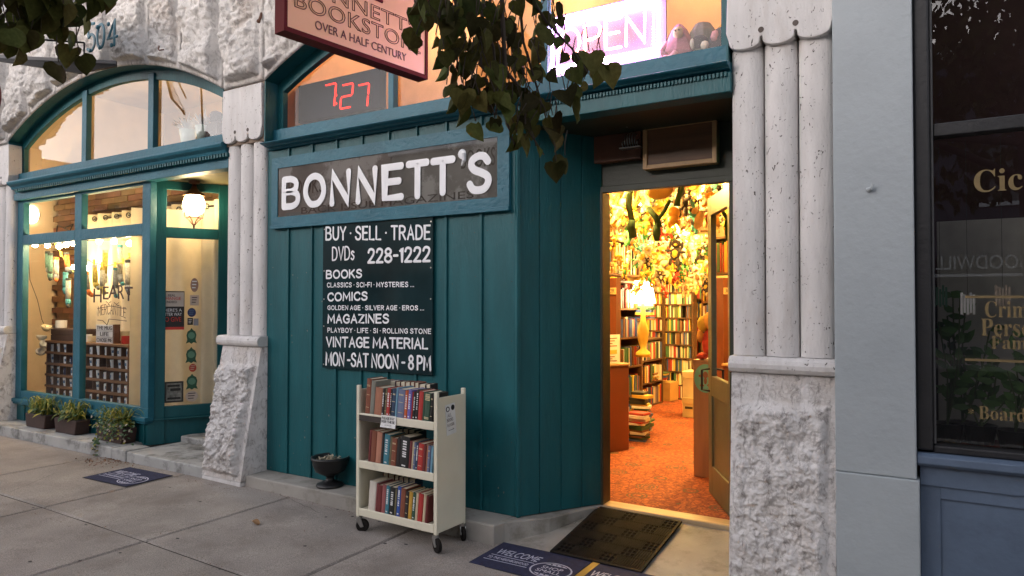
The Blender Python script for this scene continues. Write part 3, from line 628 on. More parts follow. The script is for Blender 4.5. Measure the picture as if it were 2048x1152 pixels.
# ================================================================== ROOMS BEHIND (structure)
WARM = mat('warm shop plaster', (0.55, 0.40, 0.22), 0.8, .08, 3)
def room(name, x0, x1, y0, y1, z0, z1, m, holes=()):
    mb = MB()
    mb.box(x0-.05, x0, y0, y1, z0, z1); mb.box(x1, x1+.05, y0, y1, z0, z1); mb.box(x0, x1, y1, y1+.05, z0, z1); mb.box(x0, x1, y0, y1, z1, z1+.05)
    return struct(name, mb, m)
room('bookstore_walls', -4.9, -0.75, .86, 7.6, -.05, 3.05, WARM)
mb = MB(); mb.box(-4.9, -2.08, .80, .86, -.05, 3.05); mb.box(-1.06, -.75, .80, .86, -.05, 3.05); mb.box(-2.08, -1.06, .80, .86, 2.42, 3.05); struct('bookstore_front_wall', mb, WARM)
def carpet_mat():
    m = bpy.data.materials.new('red patterned carpet'); m.use_nodes = True; nt = m.node_tree; N = nt.nodes; L = nt.links; b = N['Principled BSDF']; b.inputs['Roughness'].default_value = .95
    tc = N.new('ShaderNodeTexCoord'); vo = N.new('ShaderNodeTexVoronoi'); vo.inputs['Scale'].default_value = 3.0; vo.inputs['Randomness'].default_value = .35; L.new(tc.outputs['Object'], vo.inputs['Vector'])
    si = N.new('ShaderNodeMath'); si.operation = 'MULTIPLY'; si.inputs[1].default_value = 80; L.new(vo.outputs['Distance'], si.inputs[0])
    sn = N.new('ShaderNodeMath'); sn.operation = 'SINE'; L.new(si.outputs[0], sn.inputs[0])
    lt = N.new('ShaderNodeMath'); lt.operation = 'LESS_THAN'; lt.inputs[1].default_value = .28; L.new(vo.outputs['Distance'], lt.inputs[0])
    gt = N.new('ShaderNodeMath'); gt.operation = 'GREATER_THAN'; gt.inputs[1].default_value = .1; L.new(sn.outputs[0], gt.inputs[0])
    mu = N.new('ShaderNodeMath'); mu.operation = 'MULTIPLY'; L.new(lt.outputs[0], mu.inputs[0]); L.new(gt.outputs[0], mu.inputs[1])
    v2 = N.new('ShaderNodeTexVoronoi'); v2.feature = 'DISTANCE_TO_EDGE'; v2.inputs['Scale'].default_value = 16; L.new(tc.outputs['Object'], v2.inputs['Vector'])
    no = N.new('ShaderNodeTexNoise'); no.inputs['Scale'].default_value = 26; no.inputs['Detail'].default_value = 6; no.inputs['Distortion'].default_value = 1.2; L.new(tc.outputs['Object'], no.inputs['Vector'])
    cr = N.new('ShaderNodeValToRGB'); e = cr.color_ramp.elements; e[0].position = .35; e[0].color = (.10, .018, .010, 1); e[1].position = .62; e[1].color = (.36, .095, .028, 1); L.new(no.outputs[0], cr.inputs[0])
    l2 = N.new('ShaderNodeMath'); l2.operation = 'LESS_THAN'; l2.inputs[1].default_value = .06; L.new(v2.outputs['Distance'], l2.inputs[0])
    m1 = N.new('ShaderNodeMixRGB'); m1.inputs[2].default_value = (.16, .03, .015, 1); L.new(l2.outputs[0], m1.inputs[0]); L.new(cr.outputs[0], m1.inputs[1])
    m2 = N.new('ShaderNodeMixRGB'); m2.inputs[2].default_value = (.10, .05, .03, 1); L.new(mu.outputs[0], m2.inputs[0]); L.new(m1.outputs[0], m2.inputs[1])
    L.new(m2.outputs[0], b.inputs['Base Color']); return m
mb = MB(); mb.box(-4.9, -.75, .80, 7.6, -.05, .128); struct('carpet', mb, carpet_mat())
mb = MB(); mb.box(-4.9, -.75, .86, 7.6, 2.86, 2.9); struct('shop_ceiling', mb, mat('yellow ceiling boards', (0.40, 0.25, 0.09), .7, .15, 3))
mb = MB()
for y in (1.6, 2.5, 3.4, 4.3, 5.2, 6.1, 7.0): mb.box(-4.9, -.75, y, y+.09, 2.74, 2.86)
struct('ceiling_beams', mb, mat('brown beam', (0.22, 0.11, 0.05), .6, .2))

# shelving and books --------------------------------------------------------
BC = [mat('paper spine '+n, c, .5, .1, 5) for n, c in (('red', (.38, .04, .03)), ('brown', (.2, .09, .04)), ('cream', (.65, .58, .42)), ('black', (.03, .03, .03)), ('yellow', (.65, .45, .08)),
      ('white', (.75, .73, .68)), ('green', (.06, .16, .08)), ('blue', (.05, .1, .3)))]
def shelf_unit(label, org, u, width, height, depth, rows, wood=WOOD, books=True, seed=1, bh=.8, group='bookcases inside the bookstore', fillto=None):
    """u runs along the front, books face n = u rotated towards the door"""
    rnd = random.Random(seed); t = thing('bookcase', label, 'bookcase', group=group); u = V(u).normalized(); n = V((u.y, -u.x, 0)); org = V(org)
    for a in (0, width-.025):
        mb = MB(); mb.prism([(a, 0), (a+.025, 0), (a+.025, height), (a, height)], org, u, UZ, -n, depth); mb.build('side_panel', wood, t)
    mb = MB(); mb.prism([(0.025, 0), (width-.025, 0), (width-.025, height), (.025, height)], org-n*(depth-.01), u, UZ, -n, .01); mb.build('back_panel', wood, t)
    hh = height/rows
    for r in range(rows+1):
        mb = MB(); z = min(height-.022, r*hh); mb.prism([(.0255, z), (width-.0255, z), (width-.0255, z+.022), (.0255, z+.022)], org-n*.002, u, UZ, -n, depth-.013); mb.build('shelf', wood, t)
    if books:
        mb = MB()
        for r in range(rows):
            a = .03
            while a < width-.05:
                w_ = rnd.uniform(.012, .03); h = hh*rnd.uniform(bh-.12, bh); mb.cur = rnd.randrange(len(BC)); dd = rnd.uniform(.003, .03)
                if rnd.random() < .05: a += .03; continue
                mb.prism([(a, r*hh+.0225), (a+w_-.001, r*hh+.0225), (a+w_-.001, r*hh+.0225+h), (a, r*hh+.0225+h)], org-n*dd, u, UZ, -n, depth*.55); a += w_
        tag(mb.build('books', BC), 'rows of books packed on: '+label, 'books', kind='stuff')
    return t
FZ = .129
LW = -3.55
shelf_unit('brown bookcase along the left wall just inside the bookstore door', (-3.12, 3.0, FZ), (.10, 1, 0), 1.15, 1.72, .3, 5, seed=3, bh=.7)
shelf_unit('dark low bookcase beyond the lamp on the left of the aisle', (-3.42, 4.4, FZ), (.05, 1, 0), 1.5, .95, .3, 3, mat('dark walnut', (.06, .03, .015), .5), seed=4)
for i in range(2):
    shelf_unit(['left', 'right'][i]+' of two tall racks of discs at the back of the aisle', (-3.93+.46*i, 6.3, FZ), (1, 0, 0), .455, 1.62, .2, 8, mat('dark rack', (.08, .04, .02), .5), seed=10+i, bh=.92)
shelf_unit('pale bookcase on the back wall right of the disc racks', (-2.98, 6.6, FZ), (1, 0, 0), .9, 1.75, .25, 6, seed=15, bh=.85)
shelf_unit('wide bookcase on the back wall behind the disc racks', (-4.2, 7.2, FZ), (1, 0, 0), 1.7, 2.1, .3, 7, seed=16, bh=.85)
shelf_unit('tall bookcase on the right wall behind the open door', (-1.08, 5.6, FZ), (0, -1, 0), 2.6, 2.2, .3, 8, seed=20, bh=.85)
shelf_unit('bookcase on the right wall nearest the open door', (-1.02, 2.9, FZ), (0, -1, 0), 1.4, 2.2, .25, 8, seed=21, bh=.85)
shelf_unit('high shelf of pale books over the brown bookcase', (-3.15, 3.0, FZ+1.78), (.10, 1, 0), 1.15, .42, .28, 1, seed=22, bh=.85)

# counters and panels
RB = mat('red brown panel', (.13, .030, .012), .5, .15, 3)
a = onZ(1216, 906, FZ); b = onZ(1258, 899, FZ); zt = onY(1230, 734, a.y).z
t = thing('sales_counter', 'red brown counter end on the left just inside the door', 'counter')
u = (b-a).normalized(); n = V((u.y, -u.x, 0))
mb = MB(); mb.prism([(-.5, 0), (.40*0+(b-a).length, 0), ((b-a).length, zt-FZ), (-.5, zt-FZ)], a, u, UZ, -n, .55); mb.build('counter_panel', RB, t, bevel=.004)
mb = MB(); mb.prism([(-.5, zt-FZ), ((b-a).length+.01, zt-FZ), ((b-a).length+.01, zt-FZ+.02), (-.5, zt-FZ+.02)], a+n*.01, u, UZ, -n, .57); mb.build('counter_top', PINE, t, bevel=.003)
t = thing('price_notice', 'white printed notice with yellow band standing on the counter left of the aisle', 'notice')
mb = MB(); mb.prism([(-.1, .03), (.16, .03), (.16, .31), (-.1, .31)], a+UZ*(zt-FZ), u, UZ, -n, .006); mb.build('card', WHITE, t)
mb = MB(); mb.prism([(-.08, .12), (.12, .12), (.12, .16), (-.08, .16)], a+UZ*(zt-FZ)+n*.002, u, UZ, -n, .002)
mb.build('yellow_band', BC[4], t)
mb = MB()
for k, z_ in enumerate((.27, .245, .22, .195, .09, .07, .05)): mb.prism([(-.07, z_), (.12-.03*(k % 3), z_), (.12-.03*(k % 3), z_+.008), (-.07, z_+.008)], a+UZ*(zt-FZ)+n*.002, u, UZ, -n, .002)
mb.build('print_lines', BC[1], t)
c1 = onZ(1387, 952, FZ); c2 = onZ(1428, 962, FZ); ztb = onY(1400, 720, c1.y).z
t = thing('counter_end_panel', 'tan wooden counter end with a green round emblem right of the aisle', 'counter')
mb = MB(); mb.box(c1.x, c2.x+.25, c1.y, c1.y+.5, FZ, ztb); mb.build('panel', mat('tan plywood', (.30, .16, .07), .5, .2, 2.5, .1, 30, stretch=(6, 6, .7)), t, bevel=.004)
e0 = onY(1411, 757, c1.y-.004)
mb = MB(); mb.prism([(.095*math.cos(q), .12*math.sin(q)) for q in [2*math.pi*k/28 for k in range(28)]], V((e0.x, c1.y-.006, e0.z)), UX, UZ, V((0, 1, 0)), .004); mb.build('emblem_disc', mat('sea green print', (.12, .36, .27), .5, .1), t)
mb = MB(); 
for dx, dz, r1, r2 in ((0, .03, .022, .03), (-.04, .02, .02, .012), (.04, .02, .02, .012), (0, -.02, .014, .03), (-.03, -.06, .02, .012), (.035, -.055, .022, .014)):
    mb.ell((e0.x+dx, c1.y-.007, e0.z+dz), (r1, .002, r2), 10)
mb.build('emblem_figure', BC[1], t)
# boxes
def carton(px, py, w_, d_, h, label, col=(.50, .32, .12), z=FZ, name='cardboard_box', rz=.1):
    p = onZ(px, py, z); t = thing(name, label, 'box', (p.x, p.y+d_/2, z), rz, group='boxes on the bookstore floor'); cm = mat('carton %s' % (col,), col, .7, .12, 5)
    mb = MB(); mb.box(-w_/2, w_/2, -d_/2, d_/2, 0, h); mb.build('box_body', cm, t, bevel=.004)
    mb = MB(); mb.box(-w_/2-.006, w_/2+.006, -d_/2-.006, d_/2+.006, h*.72, h+.006); mb.build('lid', cm, t, bevel=.003)
    mb = MB(); mb.box(-.05, .05, -d_/2-.008, -d_/2-.0065, h*.45, h*.58); mb.build('hand_hole', DARK, t); return t
carton(1322, 801, .34, .3, .27, 'brown cardboard box on the carpet at the end of the aisle', rz=-.15)
carton(1378, 835, .17, .3, .24, 'lower pale box stacked beside the tan counter end', (.58, .46, .25), rz=0)
p = onZ(1378, 835, FZ); 
t = thing('cardboard_box', 'tall white box on top of the stack beside the tan counter end', 'box', (p.x, p.y+.15, FZ+.247), group='boxes on the bookstore floor')
mb = MB(); mb.box(-.085, .085, -.14, .14, 0, .33); mb.build('box_body', mat('cream card', (.66, .58, .38), .6), t, bevel=.004)
mb = MB(); mb.box(-.09, .09, -.145, .145, .25, .335); mb.build('lid', mat('cream card', 0), t, bevel=.004)
# table lamp
p = onY(1286, 640, 3.9)
t = thing('table_lamp', 'table lamp with a glowing white shade over stacked books left of the aisle', 'lamp', (p.x, 3.9, 0))
zs0, zs1 = onY(1286, 606, 3.9).z, onY(1286, 562, 3.9).z
mb = MB(); mb.lathe([(.15, zs0), (.10, zs1)], (0, 0, 0), 24); mb.build('lamp_shade', glow('lit lamp shade', (1, .78, .42), 5), t, smooth=True)
mb = MB(); mb.lathe([(.0, .95), (.09, .95), (.085, 1.0), (.03, 1.05), (.06, 1.15), (.07, 1.25), (.03, 1.4), (.015, zs0+.05)], (0, 0, 0), 20); mb.build('lamp_base', mat('amber glass base', (.7, .45, .08), .3), t, smooth=True)
# ceiling lights in the bookstore
GW = glow('warm bulb glass', (1, .62, .16), 560)
for i, (x, y) in enumerate(((-2.3, 1.9), (-3.1, 3.4), (-2.4, 4.4), (-3.0, 5.4), (-1.9, 5.6), (-1.7, 3.0))):
    t = thing('ceiling_light', 'bare warm ceiling bulb in the bookstore, number %s from the door along the aisle' % ['first', 'second', 'third', 'fourth', 'fifth', 'last'][i], 'ceiling light', (x, y, 2.70), group='bulbs on the bookstore ceiling')
    t['label'] = ['bare warm bulb on the ceiling just inside the bookstore door', 'warm ceiling bulb above the brown bookcase', 'warm ceiling bulb above the middle of the aisle', 'warm ceiling bulb near the disc racks', 'warm ceiling bulb in the far right corner', 'warm ceiling bulb above the open door leaf'][i]
    mb = MB(); mb.ell((0, 0, -.02), (.055, .055, .06), 14); mb.build('bulb', GW, t, smooth=True)
    mb = MB(); mb.cyl((0, 0, .03), (0, 0, .16), .03, .045, n=12); mb.build('socket', WHITE, t)

t = thing('fairy_lights', 'strings of tiny warm lights looped under the bookstore ceiling', 'string lights')
FB = glow('fairy light', (1, .75, .35), 40)
for y_, a0_ in ((2.6, -3.4), (3.6, -3.6), (4.8, -3.8)):
    pts_ = [V((a0_+2.3*k/10, y_+.1*math.sin(k*2.1), 2.66-.10*math.sin(math.pi*(k % 5)/5))) for k in range(11)]; mb = MB(); mb.tube(pts_, .003, 4); mb.build('wire', BLACK, t)
    for q_ in pts_: mb = MB(); mb.ell(q_-V((0, 0, .015)), .016, 6); mb.build('bulb', FB, t)
# door leaf, opened inward ------------------------------------------------
H = V((-1.13, .80, .14)); F_ = onZ(1415, 398, 2.40); F_ = V((F_.x, F_.y, .14)); du_ = (F_-H); du_ = V((du_.x, du_.y, 0)); DL = min(.92, du_.length); du_ = du_.normalized(); dn = V((-du_.y, du_.x, 0))
if dn.x > 0: dn = -dn
DG = mat('dull green door paint', (.10, .095, .045), .45, .15, 5, .1, 30)
t = thing('shop_door', 'olive green half glazed bookstore door standing open inwards at the right', 'door')
DH = 2.26
def dpr(q, nm, m, off=0.0, d=.04, par=t, bevel=.003):
    mb = MB(); mb.prism(q, H-dn*off, du_, UZ, -dn, d); return mb.build(nm, m, par, bevel=bevel)
dpr([(0, 0), (.11, 0), (.11, DH), (0, DH)], 'stile', DG); dpr([(DL-.11, 0), (DL, 0), (DL, DH), (DL-.11, DH)], 'stile', DG)
dpr([(.1105, DH-.14), (DL-.1105, DH-.14), (DL-.1105, DH), (.1105, DH)], 'rail', DG); dpr([(.1105, .75), (DL-.1105, .75), (DL-.1105, .9), (.1105, .9)], 'rail', DG)
dpr([(.1105, 0), (DL-.1105, 0), (DL-.1105, .22), (.1105, .22)], 'rail', DG); dpr([(.1105, .2205), (DL-.1105, .2205), (DL-.1105, .7495), (.1105, .7495)], 'lower_panel', DG, .012, .015)
mb = MB(); mb.quad(*[H-dn*.02+du_*a+UZ*b for a, b in ((.11, .9), (DL-.11, .9), (DL-.11, DH-.14), (.11, DH-.14))]); mb.build('pane', GLASS, t)
mb = MB(); hp = H+du_*(DL-.05)+UZ*.78; mb.tube([hp, hp+dn*.06+UZ*.01, hp+dn*.06+UZ*.16, hp+UZ*.17], .009, 8); mb.build('handle', BLACK, t)

# plush toys --------------------------------------------------------------
PC = [mat('plush '+n, c, .95, .2, 20) for n, c in (('white', (.62, .56, .46)), ('yellow', (.52, .36, .05)), ('red', (.42, .05, .03)), ('brown', (.22, .10, .04)), ('dark', (.04, .03, .03)),
      ('green', (.05, .22, .06)), ('orange', (.62, .33, .07)), ('tan', (.5, .33, .16)), ('pink', (.6, .3, .3)), ('teal', (.08, .35, .35)))]
PN = ['white', 'yellow', 'red', 'brown', 'black', 'green', 'orange', 'tan', 'pink', 'teal']
def plush_mesh(k, c1_, c2_):
    mb = MB(); s = 1
    mb.ell((0, 0, -.02), (.06, .05, .08), 8); mb.ell((0, -.01, .09), (.055, .05, .05), 8)
    if k == 0: mb.ell((-.045, 0, .14), .022, 6); mb.ell((.045, 0, .14), .022, 6)
    elif k == 1: mb.ell((-.025, 0, .18), (.014, .012, .06), 6); mb.ell((.03, 0, .175), (.014, .012, .06), 6)
    elif k == 2: mb.cur = 1; mb.cyl((0, 0, .12), (.03, 0, .20), .045, .005, n=8); mb.cur = 0
    else: mb.ell((-.065, 0, .08), (.02, .015, .05), 6); mb.ell((.065, 0, .08), (.02, .015, .05), 6)
    mb.ell((-.075, -.02, .01), (.045, .02, .02), 6); mb.ell((.075, -.02, .01), (.045, .02, .02), 6)
    mb.ell((-.035, -.03, -.11), (.022, .025, .05), 6); mb.ell((.035, -.03, -.11), (.022, .025, .05), 6)
    mb.cur = 1; mb.ell((0, -.055, .08), (.022, .02, .016), 6); mb.ell((0, -.035, -.02), (.035, .025, .05), 6)
    me_o = mb.build('soft_toy', [PC[c1_], PC[c2_]], smooth=True); me = me_o.data; bpy.data.objects.remove(me_o); return me
PM = [(plush_mesh(k % 4, a_, b_), PN[a_]) for k, (a_, b_) in enumerate(((0, 3), (1, 3), (2, 0), (3, 7), (4, 0), (5, 1), (6, 0), (7, 0), (0, 1), (9, 4), (0, 4), (1, 0), (1, 5), (7, 3), (5, 4), (4, 1)))]
rnd = random.Random(5); cnt = 0
for i in range(400):
    y = rnd.uniform(2.9, 6.9) if i < 230 else rnd.uniform(2.2, 3.6); px = rnd.uniform(1212, 1452); py = rnd.triangular(415, 610, 500) if i < 230 else rnd.uniform(385, 450)
    p = onY(px, py, y)
    if cnt > 285 or p.z > 2.70 or p.z < 1.75 or not (-4.8 < p.x < -.85): continue
    me, cn = PM[rnd.randrange(len(PM))]; s_ = rnd.uniform(.42, 1.0)
    o = inst(me, 'soft_toy', None, p, (rnd.uniform(-.5, .5), rnd.uniform(-.6, .6), rnd.uniform(-.9, .9)), (s_,)*3)
    tag(o, cn+' soft toy, '+('left' if px < 1292 else 'middle' if px < 1372 else 'right')+' of the bookstore pile, '+('near the ceiling' if py < 460 else 'halfway up' if py < 530 else 'low down')+(', towards the door' if y < 4.4 else ', at the back'), 'soft toy', 'soft toys hung and piled inside the bookstore'); cnt += 1
# the large dangling ones near the door
def limb(pts, r, m, parent, name='limb'):
    mb = MB(); mb.tube(pts, r, 10); return mb.build(name, m, parent, smooth=True)
YF = 1.9
def pf(px, py, y=YF): return onY(px, py, y)
t = thing('frog_toy', 'big green long limbed frog toy with a wide open mouth hanging over the aisle', 'soft toy')
GP = PC[5]; DGP = mat('dark green felt', (.015, .05, .02), .9, .2, 20)
mb = MB(); c = pf(1318, 378); mb.ell(c, (.13, .10, .095), 16); mb.build('head', mat('pale olive plush', (.42, .27, .08), .9), t, smooth=True)
mb = MB(); mb.ell(c+V((0, -.075, .012)), (.075, .035, .024), 14); mb.build('mouth', mat('mouth felt', (.12, .01, .01), .9), t, smooth=True)
mb = MB(); mb.ell(c+V((-.06, -.03, .10)), .03, 10); mb.ell(c+V((.06, -.03, .10)), .03, 10); mb.build('eyes', PC[0], t, smooth=True)
limb([pf(1268, 362), pf(1258, 390), pf(1258, 415), pf(1264, 440)], [.03, .032, .028, .026], DGP, t)
limb([pf(1264, 440), pf(1262, 455), pf(1267, 475)], [.035, .04, .036], DGP, t, 'foot')
limb([pf(1296, 415), pf(1312, 435), pf(1318, 455)], [.024, .026, .03], DGP, t)
limb([pf(1314, 450), pf(1313, 468), pf(1314, 482)], [.03, .036, .02], DGP, t, 'foot')
limb([pf(1340, 400), pf(1330, 420), pf(1316, 440)], [.018, .018, .016], DGP, t)
t = thing('striped_toy', 'dark green toy arm and leg dangling right of the frog toy', 'soft toy')
limb([pf(1362, 358), pf(1362, 378), pf(1356, 398), pf(1354, 412)], [.028, .028, .024, .03], DGP, t)
mb = MB(); mb.cyl((pf(1362, 358)), (pf(1362, 358).x, YF, 2.74), .004, n=6); mb.build('string', BLACK, t)
t = thing('hanging_bear', 'reddish brown soft bear hanging upside down below the ceiling', 'soft toy')
mb = MB(); c = pf(1348, 425); mb.ell(c, (.055, .05, .05), 12); mb.ell(c+V((0, 0, -.06)), (.045, .045, .05), 12); mb.ell(c+V((-.04, 0, -.10)), (.02, .02, .03), 8); mb.ell(c+V((.04, 0, -.10)), (.02, .02, .03), 8); mb.cyl(c, (c.x, YF, 2.74), .003, n=5); mb.build('toy_body', PC[6], t, smooth=True)
t = thing('hanging_dog', 'tan soft dog with black ears hanging at the right of the doorway', 'soft toy')
mb = MB(); c = pf(1398, 440); mb.ell(c, (.04, .04, .085), 12, Matrix.Rotation(.3, 3, 'Y')); mb.ell(c+V((-.035, 0, .08)), (.035, .035, .03), 10); mb.cur = 1; mb.ell(c+V((-.06, -.01, .09)), (.02, .02, .022), 8); mb.ell(c+V((-.03, -.01, -.03)), (.012, .02, .02), 8); mb.cyl(c, (c.x, YF, 2.74), .003, n=5); mb.build('toy_body', [PC[7], PC[4]], t, smooth=True)
t = thing('wall_clock', 'small round orange rimmed clock high inside the doorway', 'clock'); c = pf(1384, 368, 2.2)
mb = MB(); mb.cyl(c, c+V((0, .03, 0)), .05, n=24); mb.build('rim', PC[6], t); mb = MB(); mb.cyl(c+V((0, -.003, 0)), c+V((0, .0, 0)), .04, n=24); mb.build('face', PC[1], t)
mb = MB(); mb.box(c.x-.002, c.x+.002, c.y-.006, c.y-.0035, c.z, c.z+.03); mb.box(c.x, c.x+.022, c.y-.006, c.y-.0035, c.z-.002, c.z+.002); mb.build('hands', BLACK, t)
t = thing('orange_parade_figure', 'red and orange plush figure sitting on top of the tan counter end', 'soft toy', (e0.x+.02, c1.y+.12, ztb))
mb = MB(); mb.ell((0, 0, .14), (.085, .07, .14), 12); mb.ell((-.06, -.06, .03), (.05, .08, .03), 10); mb.ell((.06, -.06, .03), (.05, .08, .03), 10); mb.build('toy_body', PC[2], t, smooth=True)
mb = MB(); mb.ell((0, -.01, .33), (.075, .07, .08), 12); mb.ell((-.09, -.03, .2), (.03, .05, .06), 8); mb.build('head', PC[6], t, smooth=True)
mb = MB(); mb.ell((-.07, -.02, .3), (.05, .05, .07), 10); mb.build('hood', PC[1], t, smooth=True)
# stack of paperbacks and papers
rnd = random.Random(9)
for i in range(26):
    y = rnd.uniform(3.3, 4.3); zt_ = rnd.choice((1.0, 1.05)); 
mb = MB(); z = FZ
t = None
def book_stack(px, py, n_, label, zb=FZ, y=None, seed=1):
    r_ = random.Random(seed); p = onZ(px, py, zb) if y is None else onY(px, py, y); z = zb if y is None else p.z; b_ = MB()
    for k in range(n_):
        h = r_.uniform(.014, .035); a_ = r_.uniform(-.3, .3); R_ = Matrix.Translation((p.x+r_.uniform(-.02, .02), p.y+r_.uniform(-.02, .02), z)) @ Matrix.Rotation(a_, 4, 'Z'); b_.cur = r_.randrange(8)
        b_.box(-r_.uniform(.07, .11), r_.uniform(.07, .11), -.08, .08, 0, h, R_); z += h+.0005
    tag(b_.build('book_stack', BC), label, 'book stack', 'stacks of books inside the bookstore')
book_stack(1275, 880, 13, 'leaning stack of books on the carpet right of the red counter', seed=1); book_stack(1283, 868, 17, 'second stack of books beside the low dark bookcase', seed=2)
book_stack(1290, 640, 9, 'books piled in front of the table lamp', y=4.1, seed=3); book_stack(1300, 760, 5, 'papers and books lying on the box at the aisle end', y=5.6, seed=4)
book_stack(1322, 758, 4, 'two paperbacks on top of the brown cardboard box', y=6.1, seed=6)
ht = thing('shelf_label', 'cream card reading HUMOR on the end of the brown bookcase', 'label')
mb = MB(); p = onY(1203+12, 582, 2.85); mb.box(p.x-.09, p.x+.10, 2.84, 2.85, p.z-.035, p.z+.035); mb.build('card', PC[7], ht)
mb = MB(); type_mesh(mb, 'HUMOR', V((p.x-.075, 2.838, p.z-.022)), UX, UZ, NY, .045, .16, .001); mb.build('print', BLACK, ht)
shb = thing('bookcase_end', 'dark red brown end panel of the brown bookcase facing the door', 'bookcase')
p0 = onY(1200, 560, 2.86); p1 = onY(1232, 560, 2.86)
mb = MB(); mb.box(p0.x-.3, p1.x, 2.86, 2.99, FZ, onY(1220, 556, 2.86).z); mb.build('end_panel', RB, shb)

# ================================================================== ARCH TRANSOM DISPLAY (over the bookstore)
mb = MB(); mb.box(-4.85, -.95, .21, 1.5, 3.051, 3.09); struct('display_ledge', mb, mat('dark ledge', (.10, .05, .03), .6))
mb = MB(); mb.box(-4.95, -.85, 1.5, 1.55, 3.09, 4.6); mb.box(-4.95, -4.9, .25, 1.5, 3.09, 4.6); mb.box(-.9, -.85, .25, 1.5, 3.09, 4.6); mb.box(-4.95, -.85, .25, 1.55, 4.6, 4.65); struct('display_walls', mb, mat('apricot wall', (.74, .50, .30), .8, .1))
GW2 = glow('transom bulb glass', (1, .66, .34), 42)
for x, e_ in ((-4.0, 7), (-2.6, 9), (-1.4, 10)):
    t = thing('display_lamp', 'warm bulb lighting the arched transom, %s one' % {-4.0: 'leftmost', -2.6: 'middle', -1.4: 'rightmost'}[x], 'lamp', (x, 1.1, 4.3), group='bulbs in the bookstore transom')
    mb = MB(); mb.ell((0, 0, 0), .05, 10); mb.build('bulb', GW2, t, smooth=True); mb = MB(); mb.cyl((0, 0, .04), (0, 0, .3), .01, n=6); mb.build('cord', BLACK, t)
# digital clock
t = thing('digital_clock', 'dark digital wall clock showing 7:27 in red behind the arched glass', 'clock')
p0 = onY(596, 247, .42); p1 = onY(760, 222, .42); zt = onY(596, 172, .42).z; zb = p0.z
mb = MB(); mb.box(p0.x, p1.x, .42, .50, max(zb, 3.1)+.002, zt); mb.build('case', mat('clock smoked face', (.012, .016, .026), .9, spec=0), t, bevel=.006)
REDG = glow('red clock digits', (1, .014, .004), .6)
def seg(ch, ox, oz, w_, h_, mb, y=.412, th_=.014, sl=.12):
    S_ = {'7': 'abc', '2': 'abged'}[ch]; P = {'a': ((0, 1), (1, 1)), 'b': ((1, 1), (1, .5)), 'c': ((1, .5), (1, 0)), 'd': ((0, 0), (1, 0)), 'e': ((0, .5), (0, 0)), 'f': ((0, 1), (0, .5)), 'g': ((0, .5), (1, .5))}
    for s_ in S_:
        (a0, b0), (a1, b1) = P[s_]; A = V((ox+a0*w_+b0*h_*sl, y, oz+b0*h_)); B = V((ox+a1*w_+b1*h_*sl, y, oz+b1*h_)); d = (B-A).normalized()
        mb.cyl(A+d*.008, B-d*.008, th_*.5, n=6)
mb = MB()
for ch, px in (('7', 646), ('2', 680), ('7', 712)):
    q = onY(px, 218, .412); q2 = onY(px+22, 218, .412); h_ = onY(px, 172, .412).z-q.z; seg(ch, q.x, q.z, q2.x-q.x, h_, mb)
q = onY(672, 207, .412); mb.ell(q, .011, 8); q = onY(672, 190, .412); mb.ell(q, .011, 8)
mb.build('digits', REDG, t)
# neon OPEN
t = thing('neon_open_sign', 'glowing neon OPEN sign behind the arched glass above the door', 'neon sign')
q0 = onY(1090, 150, .40); q1 = onY(1316, 95, .40); z0_ = onY(1090, 128, .40).z; z1_ = onY(1200, 8, .40).z
NW = glow('violet white neon tube', (.82, .54, 1), 14); NO = glow('orange pink neon tube', (1, .48, .30), 7)
xa, xb_ = q0.x+.03, q1.x; za, zb_ = onY(1200, 128, .40).z, onY(1200, 18, .40).z
mb = MB()
for k in (0, .03):
    mb.tube([(xa+k, .40, za+k), (xb_-k, .40, za+k), (xb_-k, .40, zb_-k), (xa+k, .40, zb_-k), (xa+k, .40, za+k)], .012, 8)
mb.build('border_tube', NW, t)
mb = MB(); hh_ = zb_-za
brush(mb, 'OPEN', V((xa+.09, .40, za+.09)), UX, UZ, NY, hh_-.18, xb_-xa-.18, .009, gap=1.8, flat=1.0)
mb.build('letter_tube', NO, t)
mb = MB(); mb.box(xa-.04, xb_+.04, .44, .46, za-.10, zb_+.04); mb.build('backing_panel', mat('violet lit acrylic', (.07, .03, .075), .6), t)
# cluster of toys right of neon
c = onY(1385, 75, .5)
t = thing('rag_doll', 'pink shawled rag doll slumped behind the glass right of the OPEN sign', 'soft toy', (c.x-.05, .5, c.z))
RC = mat('dusty pink cloth', (.34, .12, .14), .9, .35, 14); RG = mat('olive grey felt', (.13, .12, .08), .9, .3, 14)
mb = MB(); mb.lathe([(.115, -.16), (.12, -.10), (.09, -.02), (.055, .06), (.02, .10), (0, .11)], (-.04, 0, 0), 9); mb.build('shawl', RC, t)
mb = MB(); mb.ell((-.02, -.075, .02), (.035, .03, .042), 10); mb.build('face', PC[7], t, smooth=True)
mb = MB(); mb.ell((-.033, -.103, .028), .006, 6); mb.ell((-.008, -.103, .028), .006, 6); mb.build('eyes', PC[4], t)
mb = MB(); mb.tube([(-.10, -.05, -.03), (-.13, -.09, -.09), (-.09, -.12, -.13)], [.025, .02, .018], 8); mb.build('arm', RC, t, smooth=True)
mb = MB(); mb.tube([(-.03, -.1, -.12), (-.05, -.13, -.155), (-.09, -.15, -.16)], [.025, .022, .02], 8); mb.build('leg', PC[8], t, smooth=True)
t = thing('felt_hat_doll', 'olive grey hooded doll leaning on the pink rag doll behind the arched glass', 'soft toy', (c.x+.05, .56, c.z+.01))
mb = MB(); mb.lathe([(.10, -.15), (.10, -.05), (.085, .03), (.05, .085), (0, .10)], (0, 0, 0), 10); mb.build('hood', RG, t)
